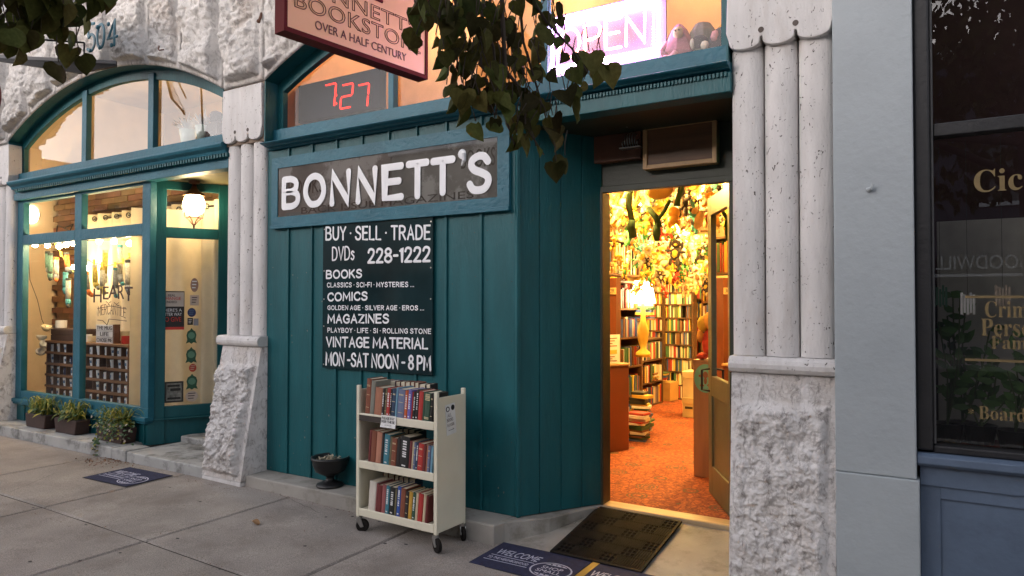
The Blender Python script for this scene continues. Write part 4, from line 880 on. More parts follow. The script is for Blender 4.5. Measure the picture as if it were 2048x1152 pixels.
mb = MB(); mb.ell((.0, -.08, -.06), (.06, .035, .05), 10); mb.build('dark_lap', PC[4], t, smooth=True); mb = MB(); mb.ell((-.04, -.10, -.07), (.018, .02, .04), 8); mb.ell((.04, -.10, -.09), (.03, .02, .03), 8); mb.build('mitten', PC[0], t, smooth=True)
t = thing('patched_toy', 'dark patterned soft toy at the right end of the arched transom', 'soft toy', (c.x+.2, .5, c.z-.06))
mb = MB(); mb.ell((0, 0, 0), (.10, .07, .09), 12); mb.cur = 1; mb.ell((-.04, -.05, .02), (.03, .03, .04), 8); mb.ell((.05, -.05, .03), (.025, .03, .03), 8); mb.build('toy_body', [PC[4], PC[8]], t, smooth=True)
t = thing('yellow_hat_toy', 'yellow hatted soft toy behind the dark patterned one in the transom', 'soft toy', (c.x+.18, .75, c.z+.08))
mb = MB(); mb.ell((0, 0, 0), (.09, .07, .09), 12); mb.ell((0, -.02, -.03), (.15, .1, .02), 12); mb.build('toy_body', PC[1], t, smooth=True)

# ================================================================== LEFT SHOP (mug shop)
ls = thing('mug_shop_front', 'blue teal shopfront with an arched transom and tall lit display windows', 'shop front')
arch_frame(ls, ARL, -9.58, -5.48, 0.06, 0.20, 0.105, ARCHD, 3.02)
mb = MB(); mb.box(-9.57, -5.485, .149, .26, 3.02, 3.16); ltw = mb.build('arched_window', TEAL_L, ls, bevel=.006)
for a, b in ((-9.5, -8.14), (-8.05, -6.865), (-6.765, -5.5)): arch_glass(ltw, ARL, a, b, 3.155, .225, .09)
for x in (-8.093, -6.815):
    mb = MB(); mb.box(x-.047, x+.047, .18, .24, 3.16, zarch(ARL, x, .05)); mb.build('mullion', TEAL_L, ltw, bevel=.004)
cornice(ls, -9.50, -5.44, 2.90, 3.04, TEAL_L, y=.14)
mb = MB(); x = -9.38
while x < -5.42: mb.box(x, x+.022, .05, .10, 2.912, 2.945); x += .042
mb.build('dentils', TEAL_D, ls, kind='stuff')
mb = MB(); mb.box(-9.52, -5.46, .10, .22, 2.82, 2.90); mb.build('lintel', TEAL_L, ls, bevel=.004)
WY = .17
for b_ in ((-9.53, -9.385, .40, 2.82), (-9.385, -6.75, .40, .52), (-6.89, -6.75, .52, 2.82), (-8.205, -8.06, .52, 2.82), (-9.385, -8.205, 2.28, 2.40), (-8.06, -6.89, 2.28, 2.40), (-9.385, -8.205, 2.79, 2.82), (-8.06, -6.89, 2.79, 2.82)):
    mb = MB(); mb.box(b_[0], b_[1], WY-.02, WY+.05, b_[2], b_[3])
    mb.build({(-8.205): 'mullion'}.get(b_[0], 'window_rail'), TEAL_L, ls, bevel=.005)
for q in ((-9.385, -8.205, .52, 2.28), (-8.06, -6.89, .52, 2.28), (-9.385, -8.205, 2.40, 2.79), (-8.06, -6.89, 2.40, 2.79)):
    mb = MB(); mb.quad((q[0], WY+.02, q[2]), (q[1], WY+.02, q[2]), (q[1], WY+.02, q[3]), (q[0], WY+.02, q[3])); mb.build('pane', GLASS_L, ls)
# bulkhead with cap and panels
mb = MB(); mb.box(-9.53, -6.74, WY-.06, WY+.04, .385, .40+.03); mb.box(-9.53, -6.76, WY-.045, WY+.04, .36, .385); mb.build('bulkhead_cap', TEAL_L, ls, bevel=.008)
mb = MB(); mb.box(-9.53, -6.80, WY, WY+.06, .14, .36); mb.build('bulkhead', TEAL, ls, bevel=.004)
for x in (-9.35, -8.86, -8.36, -7.86, -7.36, -6.87):
    mb = MB(); mb.box(x-.045, x+.045, WY-.014, WY-.0005, .14, .36); mb.build('panel_stile', TEAL, ls, bevel=.004)
# splayed side
LA = V((-6.80, WY, 0)); LBv = V((.475, .88, 0)).normalized(); LN_ = V((LBv.y, -LBv.x, 0)); LL = .98
def lp(q, nm, m, off=0.0, d=.05, bevel=.004): mb = MB(); mb.prism(q, LA-LN_*off, LBv, UZ, -LN_, d); return mb.build(nm, m, ls, bevel=bevel)
SIDE = TEAL
lp([(0, .14), (.16, .14), (.16, 2.85), (0, 2.85)], 'corner_post', TEAL_D, -.01); lp([(.66, .14), (LL, .14), (LL, 2.85), (.66, 2.85)], 'side_post', TEAL_D)
lp([(.1605, .40), (.6595, .40), (.6595, .52), (.1605, .52)], 'side_rail', TEAL_D); lp([(.1605, 2.26), (.6595, 2.26), (.6595, 2.37), (.1605, 2.37)], 'side_rail', TEAL_D); lp([(.1605, 2.76), (.6595, 2.76), (.6595, 2.85), (.1605, 2.85)], 'side_rail', TEAL_D)
lp([(0, .14), (.6595, .14), (.6595, .385), (0, .385)], 'side_bulkhead', TEAL_D, .01, .04); lp([(-.02, .386), (.66, .386), (.66, .4), (-.02, .4)], 'side_cap', TEAL, -.03, .06)
for z0, z1 in ((.52, 2.26), (2.37, 2.76)):
    mb = MB(); mb.quad(*[LA-LN_*.02+LBv*a+UZ*b for a, b in ((.16, z0), (.66, z0), (.66, z1), (.16, z1))]); mb.build('pane', GLASS_L, ls)
LE = LA+LBv*LL
mb = MB(); mb.box(LE.x, -5.3, LE.y+.1, LE.y+.16, 2.42, 3.0); mb.build('entry_header', OLIVE, ls)
mb = MB(); mb.add([(-6.85, .2, 2.86), (-5.38, .2, 2.86), (-5.38, LE.y+.2, 2.86), (LE.x-.1, LE.y+.2, 2.86)], [(0, 1, 2, 3)]); mb.build('entry_ceiling', mat('khaki soffit', (.20, .18, .10), .6), ls)
mb = MB(); mb.box(LE.x+.02, -5.30, LE.y+.12, LE.y+.165, .21, 2.40); ed = mb.build('entry_door', TEAL_D, ls, bevel=.004)
mb = MB(); mb.box(LE.x+.005, LE.x+.018, LE.y+.11, LE.y+.118, .3, 2.38); mb.build('door_edge', WHITE, ed)
mb = MB(); mb.box(-5.44, -5.36, .21, 1.6, 0, 3.0); mb.build('entry_side_wall', OLIVE, ls)
# room
mb = MB(); mb.box(-10.5, -10.45, .24, 3.6, .2, 4.6); mb.box(-5.36, -5.3, 1.6, 3.6, .2, 4.6); mb.box(-10.5, -5.3, 2.6, 2.65, 2.3, 4.6); mb.box(-10.45, -6.9, .24, 2.6, .30, .38); mb.box(-6.9, -5.3, 1.3, 2.6, .30, .38); mb.box(-10.5, -5.3, .24, 3.6, 4.6, 4.65)
mb.box(-6.0, -5.3, LE.y+.17, LE.y+.2, 2.86, 4.6)
struct('mug_shop_walls', mb, PLASTER)
BY = .98
brk = MB(); brk.box(-10.45, -6.2, BY+.06, BY+.15, .3, 3.3); bw_ = struct('brick_wall', brk, mat('dark mortar', (.22, .14, .08), .9))
bm_ = []
BRK = mat('brown tan brick', (.20, .105, .05), .8, .25, 6, .3, 40, rnd=.3)
mb = MB(); mb.box(-.148, .148, 0, .08, -.036, .036); bo = mb.build('brick', BRK, bw_, bevel=0); bme = bo.data; bpy.data.objects.remove(bo)
nb = 0
for r in range(30):
    z = 1.00+r*.079
    for k in range(13):
        x = -10.28+k*.304+(.152 if r % 2 else 0)
        if nb >= 298 or x > -6.6: break
        if x > -9.2 and z < 2.42: continue
        o = inst(bme, 'brick', bw_, (x, BY-.005+random.uniform(-.006, .004), z)); nb += 1
# curtain with rings, on a rail
t = thing('curtain', 'cream curtain hanging from rings on a rail behind the mug shelves', 'curtain')
CY = .84
cxa, cxb = onY(166, 450, CY).x, -6.5; cz1 = onY(200, 428, CY).z
mb = MB(); mb.grid(lambda a, b: (cxa+(cxb-cxa)*a, CY+.035*math.sin(a*70)+.02*math.sin(a*23+b*2), .42+(cz1-.42)*b), 240, 12); mb.build('cloth', mat('cream linen', (.84, .74, .56), .85, .05, 10, trans=.3), t, smooth=True)
mb = MB(); mb.cyl((cxa-.1, CY, cz1-.06), (cxb+.1, CY, cz1-.06), .012, n=8); mb.build('rail', BLACK, t)
for k in range(12):
    mb = MB(); x = cxa+.06+k*(cxb-cxa-.1)/11; mb.tube([(x+.028*math.cos(q)*.3, CY-.02+.022*math.cos(q), cz1-.06+.028*math.sin(q)) for q in [2*math.pi*j/12 for j in range(13)]], .006, 6); mb.build('ring', BLACK, t, smooth=True)
t = thing('side_curtain', 'pale curtain draped behind the narrow side window with the posters', 'curtain')
sA = LA-LN_*.42+LBv*.0; mb = MB(); mb.grid(lambda a, b: tuple(sA+LBv*(a*1.0-.15)+UZ*(.40+2.2*b)-LN_*(.03*math.sin(a*22)+.05*math.sin(a*5+b*3))), 80, 16); mb.build('cloth', MATS['cream linen'], t, smooth=True)

# cubby shelf and mugs
CYF = .50
a = onY(93, 684, CYF); b = onY(257, 692, CYF); zt = (a.z+b.z)/2; zb = .40; x0, x1 = a.x, b.x
t = thing('cubby_shelf', 'wide brown pigeonhole shelf full of mugs behind the shop window', 'shelf')
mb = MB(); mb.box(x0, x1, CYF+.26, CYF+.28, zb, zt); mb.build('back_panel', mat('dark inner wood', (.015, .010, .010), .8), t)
for x in (x0, x1-.022):
    mb = MB(); mb.box(x, x+.022, CYF, CYF+.26, zb, zt); mb.build('side_panel', WOOD, t, bevel=.003)
NR, NC = 5, 12; rh = (zt-zb)/NR; cw = (x1-x0-.022)/NC
for r in range(NR+1):
    mb = MB(); z = zb+r*rh-.012; mb.box(x0-.01, x1+.01, CYF-.012, CYF+.255, z, z+.028); mb.build('shelf_board', WOODH, t, bevel=.003)
for c_ in range(1, NC):
    for r in range(NR):
        mb = MB(); x = x0+.011+c_*cw; mb.box(x-.004, x+.004, CYF+.01, CYF+.255, zb+r*rh+.0165, zb+(r+1)*rh-.0125); mb.build('divider', WOOD, t)
MW = mat('white glazed mug', (.82, .84, .88), .25, .03); MD = mat('navy mug', (.02, .03, .08), .3); MPR = mat('mug print', (.10, .18, .3), .4)
def mug_mesh(kind):
    mb = MB(); r, h = (.040, .095) if kind != 1 else (.028, .10)
    if kind == 2: pr_ = [(0, 0), (.034, 0), (.036, .01), (.047, .11), (.044, .11), (.033, .012), (0, .012)]
    else: pr_ = [(0, 0), (r-.004, 0), (r, .006), (r, h-.003), (r-.003, h), (r-.006, h-.004), (r-.006, .01), (0, .01)]
    mb.lathe(pr_, (0, 0, 0), 16)
    if kind in (0, 3): mb.tube([(r-.004+.030*math.sin(math.pi*k/8), 0, h/2+.030*math.cos(math.pi*k/8)) for k in range(9)], .006, 6)
    mb.cur = 1; mb.box(-.014, .014, -r-.0012, -r+.004, h*.3, h*.7) if kind != 2 else mb.box(-.016, .016, -.0425, -.038, .04, .08)
    o = mb.build('mug', [MW if kind != 3 else MD, MPR if kind != 3 else MW], smooth=False); me = o.data; bpy.data.objects.remove(o); return me
MG = [mug_mesh(k) for k in range(4)]; KN = ['white mug with a blue print', 'narrow white cup', 'wide white tumbler', 'navy mug with a white print']
OR = ['bottom', 'second', 'middle', 'fourth', 'top']; OC = ['first', 'second', 'third', 'fourth', 'fifth', 'sixth', 'seventh', 'eighth', 'ninth', 'tenth', 'eleventh', 'twelfth']
rnd = random.Random(21)
for r in range(NR):
    for c_ in range(NC):
        if rnd.random() < .12: continue
        k = rnd.choice((0, 0, 1, 2, 2, 3)); s_ = rnd.uniform(.95, 1.12)
        o = inst(MG[k], 'mug', None, (x0+.011+(c_+.5)*cw+rnd.uniform(-.01, .01), CYF+.055, zb+r*rh+.0165), (0, 0, rnd.uniform(-.6, .9)), (s_*.86,)*3)
        tag(o, KN[k]+', %s from the left in the %s cubby row' % (OC[c_], OR[r]), 'mug', 'mugs in the cubby shelf')
MY = mat('cream mug', (.72, .64, .44), .3); MR = mat('red mug', (.45, .03, .02), .3)
def topthing(px, w_, h, m, label, name='mug', kind='mug', dy=.12, base=zt+.016):
    p = onY(px, 680, CYF+dy); mb = MB(); r = w_/2
    mb.lathe([(0, 0), (r*.9, 0), (r, .01), (r, h), (r-.006, h), (r-.008, .012), (0, .012)], (0, 0, 0), 18)
    if kind == 'mug': mb.tube([(-r+.003-.028*math.sin(math.pi*k/8), 0, h/2+.028*math.cos(math.pi*k/8)) for k in range(9)], .006, 6)
    o = mb.build(name, m, loc=(p.x, p.y, base)); tag(o, label, kind); return o
topthing(122, .13, .10, MW, 'big white bowl cup on the dark crate atop the cubby shelf', kind='cup', base=zt+.016+.151)
topthing(176, .09, .09, MW, 'white mug next to the window mullion on the shelf top', dy=.1)
topthing(184, .10, .07, MY, 'cream mug lying low left of the THE MUG LIFE lightbox')
topthing(247, .13, .14, MY, 'large cream stacked mug behind the red mug', dy=.2)
topthing(252, .095, .09, MR, 'red mug on top of the cubby shelf')
topthing(233, .10, .03, MR, 'small red dish left of the red mug', kind='dish', name='dish')
topthing(271, .085, .08, MW, 'white mug with a dark motif at the right end of the shelf top')
topthing(232, .11, .10, MW, 'white mug sitting in front of the lightbox', dy=.16)
t = thing('wooden_crate', 'dark brown wooden crate standing on the left of the cubby shelf', 'crate'); p = onY(103, 680, CYF+.03); q = onY(147, 684, CYF+.03)
mb = MB(); mb.box(p.x, q.x+.1, CYF+.03, CYF+.25, zt+.016, zt+.166); mb.build('crate_body', mat('dark crate wood', (.06, .03, .02), .6), t, bevel=.004)
for k in range(2):
    mb = MB(); mb.box(p.x-.004, q.x+.104, CYF+.022, CYF+.0295, zt+.02+k*.075, zt+.088+k*.075); mb.build('slat', mat('dark crate wood', 0), t, bevel=.003)
# lightbox
t = thing('lightbox_sign', 'white letter box reading THE MUG LIFE CHOSE ME on the cubby shelf', 'sign'); p = onY(192, 686, CYF+.06); q = onY(226, 686, CYF+.06); zc = onY(192, 649, CYF+.06).z
mb = MB(); mb.box(p.x, q.x, CYF+.06, CYF+.12, zt+.016, zc); mb.build('box_face', mat('white acrylic', (.7, .7, .75), .4), t)
mb = MB(); mb.box(q.x, q.x+.03, CYF+.055, CYF+.125, zt+.016, zc+.006); mb.build('box_side', RUST, t)
mb = MB(); hh_ = (zc-zt-.016)/3
for k, s_ in enumerate(('CHOSE ME', 'LIFE', 'THE MUG')):
    type_mesh(mb, s_, V(((p.x+q.x)/2, CYF+.057, zt+.016+k*hh_+hh_*.18)), UX, UZ, NY, hh_*.62, (q.x-p.x)*(.9 if len(s_) > 4 else .5), .001, center=True)
mb.build('letters', BLACK, t)
mb = MB()
for k in (1, 2): mb.box(p.x, q.x, CYF+.057, CYF+.0595, zt+.016+k*hh_-.004, zt+.016+k*hh_+.002)
mb.build('row_rails', STEEL, t)
# mug garland at left of shelf
t = thing('mug_chain', 'strand of white cups and saucers hanging left of the cubby shelf', 'ornament')
for k, (px, py, m) in enumerate(((93, 657, MY), (83, 676, MW), (88, 690, MW), (82, 705, MW))):
    p = onY(px, py, .55); mb = MB(); R_ = Matrix.Rotation(random.uniform(-.9, .9), 3, 'X') @ Matrix.Rotation(random.uniform(-.8, .8), 3, 'Y')
    pr_ = [(0, -.03), (.03, -.03), (.055, .0), (.06, .035), (.055, .035), (.045, 0), (0, -.02)]; o_ = len(mb.v); mb.lathe(pr_, (0, 0, 0), 16); mb.v = [tuple(p+(R_ @ V(v_))) for v_ in mb.v]; mb.build('cup', m, t, smooth=True)
mb = MB(); mb.tube([onY(55, 492, .45), onY(60, 560, .5), onY(75, 600, .52), onY(84, 640, .55), onY(92, 655, .55)], .004, 5); mb.build('cord', BLACK, t)
# string lights
t = thing('string_lights', 'string of glowing round bulbs draped across the mug shop window', 'string lights')
SB = glow('glowing string bulb', (1, .68, .34), 66); YC = mat('yellow cord', (.75, .60, .12), .6)
bl = [(70, 490, .30), (95, 491, .32), (118, 493, .34), (146, 487, .36), (198, 483, .36), (228, 483, .36), (259, 487, .36), (148, 534, .75), (176, 536, .70), (193, 536, .70), (132, 490, .34)]
for px, py, y in bl:
    mb = MB(); p = onY(px, py, y); mb.ell(p, .030, 12); mb.build('bulb', SB, t, smooth=True)
mb = MB(); mb.tube([onY(*q) for q in ((52, 488, .28), (95, 485, .32), (146, 484, .36))], .004, 5); mb.tube([onY(*q) for q in ((146, 484, .36), (198, 480, .36), (259, 480, .36), (286, 478, .34))], .004, 5); mb.build('light_cord', BLACK, t)
t = thing('clothesline', 'yellow clothesline with pegs sagging behind the mug shop glass', 'clothesline')
mb = MB(); mb.tube([onY(*q) for q in ((108, 485, .5), (118, 500, .5), (135, 530, .52), (148, 545, .55), (165, 548, .6))], .006, 6); mb.tube([onY(*q) for q in ((160, 510, .5), (185, 525, .52), (215, 532, .55), (245, 525, .5), (270, 505, .48))], .006, 6); mb.build('line', YC, t)
for px, py in ((113, 492), (122, 508), (132, 524), (188, 525), (204, 530), (230, 530), (246, 523), (258, 512)):
    mb = MB(); p = onY(px, py, .5); mb.box(p.x-.007, p.x+.007, p.y-.01, p.y+.01, p.z-.03, p.z+.035); mb.build('peg', YC, t)
# socks
def sock(px, py, L_, cols, label, y=.5, tilt=0.0):
    t = thing('sock', label, 'sock', onY(px, py, y), group='socks pegged on the clothesline', rot=(0, tilt, random.uniform(-.5, .5)))
    r = .028
    mb = MB(); mb.tube([(0, 0, 0), (0, 0, -L_*.5), (0, 0, -L_*.78)], [r*.95, r*1.05, r], 10); mb.build('leg', cols[0], t, smooth=True)
    mb = MB(); mb.tube([(0, 0, -L_*.76), (.012, 0, -L_*.88), (.035, 0, -L_*.97)], [r, r*1.1, r*.9], 10); mb.build('foot', cols[1], t, smooth=True)
    mb = MB(); mb.ell((.05, 0, -L_*1.0), (.032, .024, .026), 10); mb.build('toe', cols[2], t, smooth=True)
    mb = MB(); mb.cyl((0, 0, .002), (0, 0, -.03), r*1.08, n=10); mb.build('cuff', cols[2], t)
SK = {n: mat('sock '+n, c, .9, .35, 40) for n, c in (('mint', (.12, .24, .20)), ('white', (.42, .42, .37)), ('dark', (.04, .05, .05)), ('orange', (.7, .2, .05)), ('teal', (.06, .25, .28)), ('blue', (.04, .06, .35)), ('yellow', (.42, .34, .08)), ('grey', (.22, .24, .26)), ('brown', (.2, .12, .07)))}
for px, py, L_, c_, lb_ in ((95, 503, .34, ('mint', 'grey', 'dark'), 'mint and grey sock with a dark toe, leftmost on the line'), (101, 506, .40, ('mint', 'mint', 'dark'), 'long mint sock just right of the leftmost one'),
        (113, 515, .34, ('white', 'grey', 'orange'), 'white patterned sock with an orange toe'), (133, 505, .30, ('orange', 'grey', 'dark'), 'orange topped sock near the window mullion'), (131, 545, .30, ('teal', 'teal', 'teal'), 'teal sock hanging low in the left pane'),
        (137, 556, .42, ('white', 'teal', 'dark'), 'long white and teal sock hanging lowest in the left pane'), (211, 500, .45, ('yellow', 'white', 'white'), 'long yellow and white sock, leftmost in the middle pane'), (240, 490, .55, ('white', 'grey', 'teal'), 'longest white sock with a teal toe'),
        (232, 535, .4, ('grey', 'white', 'teal'), 'grey sock above the letter A'), (256, 520, .46, ('white', 'grey', 'dark'), 'white sock with a black heel above the letter R'), (275, 508, .40, ('blue', 'blue', 'blue'), 'plain royal blue sock at the right'),
        (205, 535, .36, ('white', 'yellow', 'yellow'), 'white sock with a yellow toe above the letter E'), (190, 530, .33, ('yellow', 'yellow', 'white'), 'plain yellow sock above the letter H'), (172, 545, .34, ('grey', 'orange', 'orange'), 'grey and orange sock beside the mullion')):
    sock(px, py, L_*.82, [SK[k] for k in c_], lb_, y=.48+random.uniform(0, .08), tilt=random.uniform(-.12, .12))
p = onY(333, 478, .55); sock(333, 476, .34, [SK['brown'], SK['teal'], SK['mint']], 'green and brown sock hanging in the narrow side window', y=.62)
t = thing('gloves', 'small pair of dark tipped mittens hanging in the side window', 'mittens'); mb = MB()
p = onY(356, 482, .75)
for dx in (-.02, .02): mb.ell(p+V((dx, 0, -.05)), (.018, .012, .05), 8)
mb.build('mitten', SK['brown'], t, smooth=True)
# window lettering
mb = MB(); DK = mat('dark brown vinyl lettering', (.030, .009, .009), .5)
yg = WY+.012
def wl(text, px0, px1, pb, pt, arc=0, slant=0, r=None):
    pass
for i, (ch, px0, px1, pb, pt) in enumerate((('H', 187, 203, 605, 577), ('E', 206, 217, 599, 573), ('A', 217, 235, 596, 570), ('R', 236, 248, 598, 570), ('T', 249, 265, 602, 574))):
    o = onY(px0, pb, yg); e_ = onY(px1, pb, yg); tp = onY(px0, pt, yg); type_mesh(mb, ch, V((o.x, yg, o.z)), UX, UZ, NY, tp.z-o.z, e_.x-o.x, .002)
mm = mb; 
ltx = mm.build('heart_lettering', DK, ls)
mb = MB(); o = onY(196, 632, yg); e_ = onY(251, 636, yg); brush(mb, 'MERCANTILE', V((o.x, yg, o.z)), (e_-o).normalized(), UZ, NY, .105, (e_-o).length, .0045, arc=.03)
for q in (((195, 617), (223, 612), (253, 618)), ((195, 640), (205, 641), (214, 650), (218, 638), (253, 642))): mb.tube([onY(a_, b_, yg) for a_, b_ in q], .0035, 5)
for a_ in ((212, 603), (228, 605)): mb.tube([onY(a_[0], a_[1], yg), onY(a_[0]+5, a_[1]+4, yg), onY(a_[0]+10, a_[1], yg)], .003, 5)
mb.build('mercantile_lettering', DK, ls)
# posters and stickers in the side window: position (along the splay, z)
def onS(px, py, off=.012):
    o = LA-LN_*off; r = ray(px, py); return CAM+r*((o-CAM).dot(LN_)/r.dot(LN_))
def sp(p): return (p-LA).dot(LBv), p.z
def srect(mb, px0, px1, py0, py1, off):
    a_, z1 = sp(onS(px0, py0, off)); b_, _ = sp(onS(px1, py0, off)); _, z0 = sp(onS(px0, py1, off))
    mb.prism([(a_, z0), (b_, z0), (b_, z1), (a_, z1)], LA-LN_*off, LBv, UZ, LN_, .0015); return a_, b_, z0, z1
t = thing('window_poster', 'black and red charity poster reading THERE\'S A BETTER WAY TO GIVE in the side window', 'poster')
mb = MB(); a_, b_, z0, z1 = srect(mb, 318, 369, 582, 660, .012); mb.build('sheet', mat('poster black', (.02, .018, .018), .5), t)
H_ = z1-z0; W_ = b_-a_
def sr(mb, u0, u1, v0, v1, off=.009): mb.prism([(a_+W_*u0, z0+H_*v0), (a_+W_*u1, z0+H_*v0), (a_+W_*u1, z0+H_*v1), (a_+W_*u0, z0+H_*v1)], LA-LN_*off, LBv, UZ, LN_, .001)
def stx(mb, s, u0, u1, v0, v1, off=.0075, **k):
    type_mesh(mb, s, LA-LN_*off+LBv*(a_+W_*u0)+UZ*(z0+H_*v0), LBv, UZ, LN_, H_*(v1-v0), W_*(u1-u0), .0008, **k)
mb = MB(); sr(mb, .02, .98, .60, .97); mb.build('upper_picture', mat('poster pale', (.55, .48, .42), .6), t)
mb = MB(); sr(mb, 0, 1, 0, .07); mb.build('red_band', mat('poster red', (.55, .04, .03), .5), t); mb = MB(); stx(mb, 'TO GIVE', .12, .88, .21, .33); stx(mb, 'CHANGE', .14, .86, .77, .85, .0068); mb.build('red_print', mat('poster red', (.55, .04, .03), .5), t, kind='stuff')
mb = MB(); stx(mb, "THERE'S A", .1, .9, .47, .55); stx(mb, 'BETTER WAY', .1, .9, .36, .44); mb.build('white_print', WHITE, t)
mb = MB(); stx(mb, 'REAL', .36, .64, .86, .92, .0068); stx(mb, 'INDEED', .3, .7, .69, .75, .0068); mb.build('black_print', BLACK, t)
def sticker(px0, px1, py0, py1, m, label, shape='rect', m2=None):
    t = thing('window_sticker', label, 'sticker', group='stickers on the side window'); mb = MB()
    c_ = onS((px0+px1)/2, (py0+py1)/2); a0, zt_ = sp(onS(px0, py0)); b0, _ = sp(onS(px1, py0)); _, zb_ = sp(onS(px0, py1)); ca, cz = (a0+b0)/2, (zt_+zb_)/2; ra, rz_ = (b0-a0)/2, (zt_-zb_)/2
    if shape == 'disc': pl = [(ca+ra*math.cos(2*math.pi*k/20), cz+rz_*math.sin(2*math.pi*k/20)) for k in range(20)]
    elif shape == 'badge': pl = [(ca+ra*x, cz+rz_*y) for x, y in ((-1, -.95), (-.4, -.8), (0, -1), (.4, -.8), (1, -.95), (.75, -.5), (.9, .1), (.7, .55), (.25, .75), (0, 1), (-.25, .75), (-.7, .55), (-.9, .1), (-.75, -.5))]
    else: pl = [(a0, zb_), (b0, zb_), (b0, zt_), (a0, zt_)]
    mb.prism(pl, LA-LN_*.012, LBv, UZ, LN_, .0015); mb.build('sheet', m, t)
    if m2:
        mb = MB()
        if shape == 'badge': mb.prism([(ca+ra*.62*math.cos(2*math.pi*k/16), cz+rz_*.05+rz_*.42*math.sin(2*math.pi*k/16)) for k in range(16)], LA-LN_*.010, LBv, UZ, LN_, .001)
        else:
            for k in range(3): mb.prism([(ca-ra*.6, cz+rz_*(.45-.45*k)), (ca+ra*(.6-.15*k), cz+rz_*(.45-.45*k)), (ca+ra*(.6-.15*k), cz+rz_*(.6-.45*k)), (ca-ra*.6, cz+rz_*(.6-.45*k))], LA-LN_*.010, LBv, UZ, LN_, .001)
        mb.build('print', m2, t)
STG = mat('sticker green', (.02, .09, .05), .5); STL = mat('sticker light green', (.12, .27, .18), .5); NAVY = mat('sticker navy', (.02, .03, .12), .5); CREP = mat('sticker cream', (.6, .5, .42), .6)
sticker(381, 397, 556, 584, mat('face print', (.35, .22, .18), .6), 'cut out bearded face sticker at the top of the window', 'disc', WHITE)
sticker(380, 398, 590, 611, CREP, 'small cream printed card under the face sticker', 'rect', DK)
sticker(375, 392, 616, 634, NAVY, 'round navy sticker below the cream card', 'disc', MPR)
sticker(375, 386, 636, 650, BLACK, 'small black square sticker', 'rect', WHITE); sticker(387, 397, 637, 651, mat('sticker grey', (.25, .27, .33), .5), 'small grey square sticker right of the black one')
sticker(372, 394, 656, 688, STG, 'green badge sticker, topmost of the three', 'badge', STL); sticker(371, 394, 694, 727, STG, 'green badge sticker, middle of the three', 'badge', STL)
sticker(378, 393, 728, 744, mat('sticker red', (.5, .06, .03), .5), 'round red sticker between two green badges', 'disc', CREP); sticker(372, 396, 748, 780, STG, 'green badge sticker, lowest of the three', 'badge', STL)
sticker(371, 396, 782, 804, CREP, 'cream round label at the bottom of the side window', 'disc', DK)
t = thing('framed_notice', 'small dark framed notice standing at the foot of the side window', 'notice')
mb = MB(); a_, b_, z0, z1 = srect(mb, 329, 367, 764, 806, .05); mb.build('frame', BLACK, t); H_, W_ = z1-z0, b_-a_
mb = MB(); sr(mb, .1, .9, .08, .92, .045); mb.build('sheet', mat('grey notice', (.32, .32, .30), .6, .5, 30), t)
mb = MB(); sr(mb, .15, .8, .75, .85, .043); sr(mb, .3, .85, .55, .68, .043); sr(mb, .15, .85, .15, .25, .043); mb.build('print', BLACK, t)
# wall lamp, hooks
t = thing('wall_lamp', 'half dome white wall lamp glowing on the left wall of the mug shop', 'wall lamp', onX(72, 428, -10.33)+V((-.115, 0, 0)))
mb = MB(); mb.ell((0, 0, 0), (.085, .085, .125), 18); mb.build('lamp_shade', glow('lit opal glass', (1, .78, .50), 2.5), t, smooth=True)
mb = MB(); mb.cyl((-.01, 0, 0), (.012, 0, 0), .10, n=20); mb.build('wall_plate', BLACK, t)
t = thing('iron_bracket', 'black scrolled iron bracket on the brick wall behind the window', 'bracket'); mb = MB()
mb.tube([onY(113, 465, .9), onY(115, 450, .9), onY(140, 462, .9), onY(146, 448, .9), onY(130, 455, .9)], .008, 6); mb.build('scroll', BLACK, t)
# added mug shop ceiling globe, out of view, brightens the room
t = thing('ceiling_light', 'unseen warm globe lamp added on the mug shop ceiling to brighten the room', 'ceiling light', (-7.4, 1.9, 4.2)); mb = MB(); mb.ell((0, 0, 0), .10, 14); mb.build('bulb', glow('opal globe', (1, .66, .30), 42), t, smooth=True); mb = MB(); mb.cyl((0, 0, .08), (0, 0, .4), .01, n=6); mb.build('cord', BLACK, t)
# plant pots on the arched sill
t0 = thing('potted_plant', 'white plant in a pale mint pot on the arched window sill', 'potted plant', (onY(376, 283, .33).x, .33, 3.175), group='pots on the arched window sill')
PW = mat('mint pot', (.62, .75, .70), .4); WP = mat('white leaves', (.88, .90, .92), .6, trans=.2); mb = MB(); mb.lathe([(0, 0), (.06, 0), (.085, .16), (.07, .16), (0, .13)], (0, 0, 0), 18); mb.build('pot', PW, t0, smooth=True)
mb = MB(); r_ = random.Random(3)
for k in range(60):
    a_ = r_.uniform(0, 6.28); el = r_.uniform(.2, 1.4); d = V((math.cos(a_)*math.cos(el), math.sin(a_)*math.cos(el), math.sin(el))); L_ = r_.uniform(.1, .2); s_ = d.cross(UZ).normalized()*.018; b0 = V((0, 0, .14)); mb.quad(b0, b0+d*L_*.6-s_, b0+d*L_, b0+d*L_*.6+s_)
mb.build('foliage', WP, t0)
dup(t0, (onY(408, 275, .36).x, .36, 3.19), label='second white plant, right of the mint pot beside the black basket')
t = thing('wire_basket', 'black planter box on the sill at the right end of the arched window', 'planter', (onY(432, 265, .4).x, .4, 3.17)); mb = MB(); mb.box(-.11, .11, -.07, .07, 0, .2); mb.build('planter_body', BLACK, t, bevel=.01)
mb = MB(); mb.ell((0, 0, .26), (.09, .06, .07), 10); mb.build('plant', PC[4], t, smooth=True)
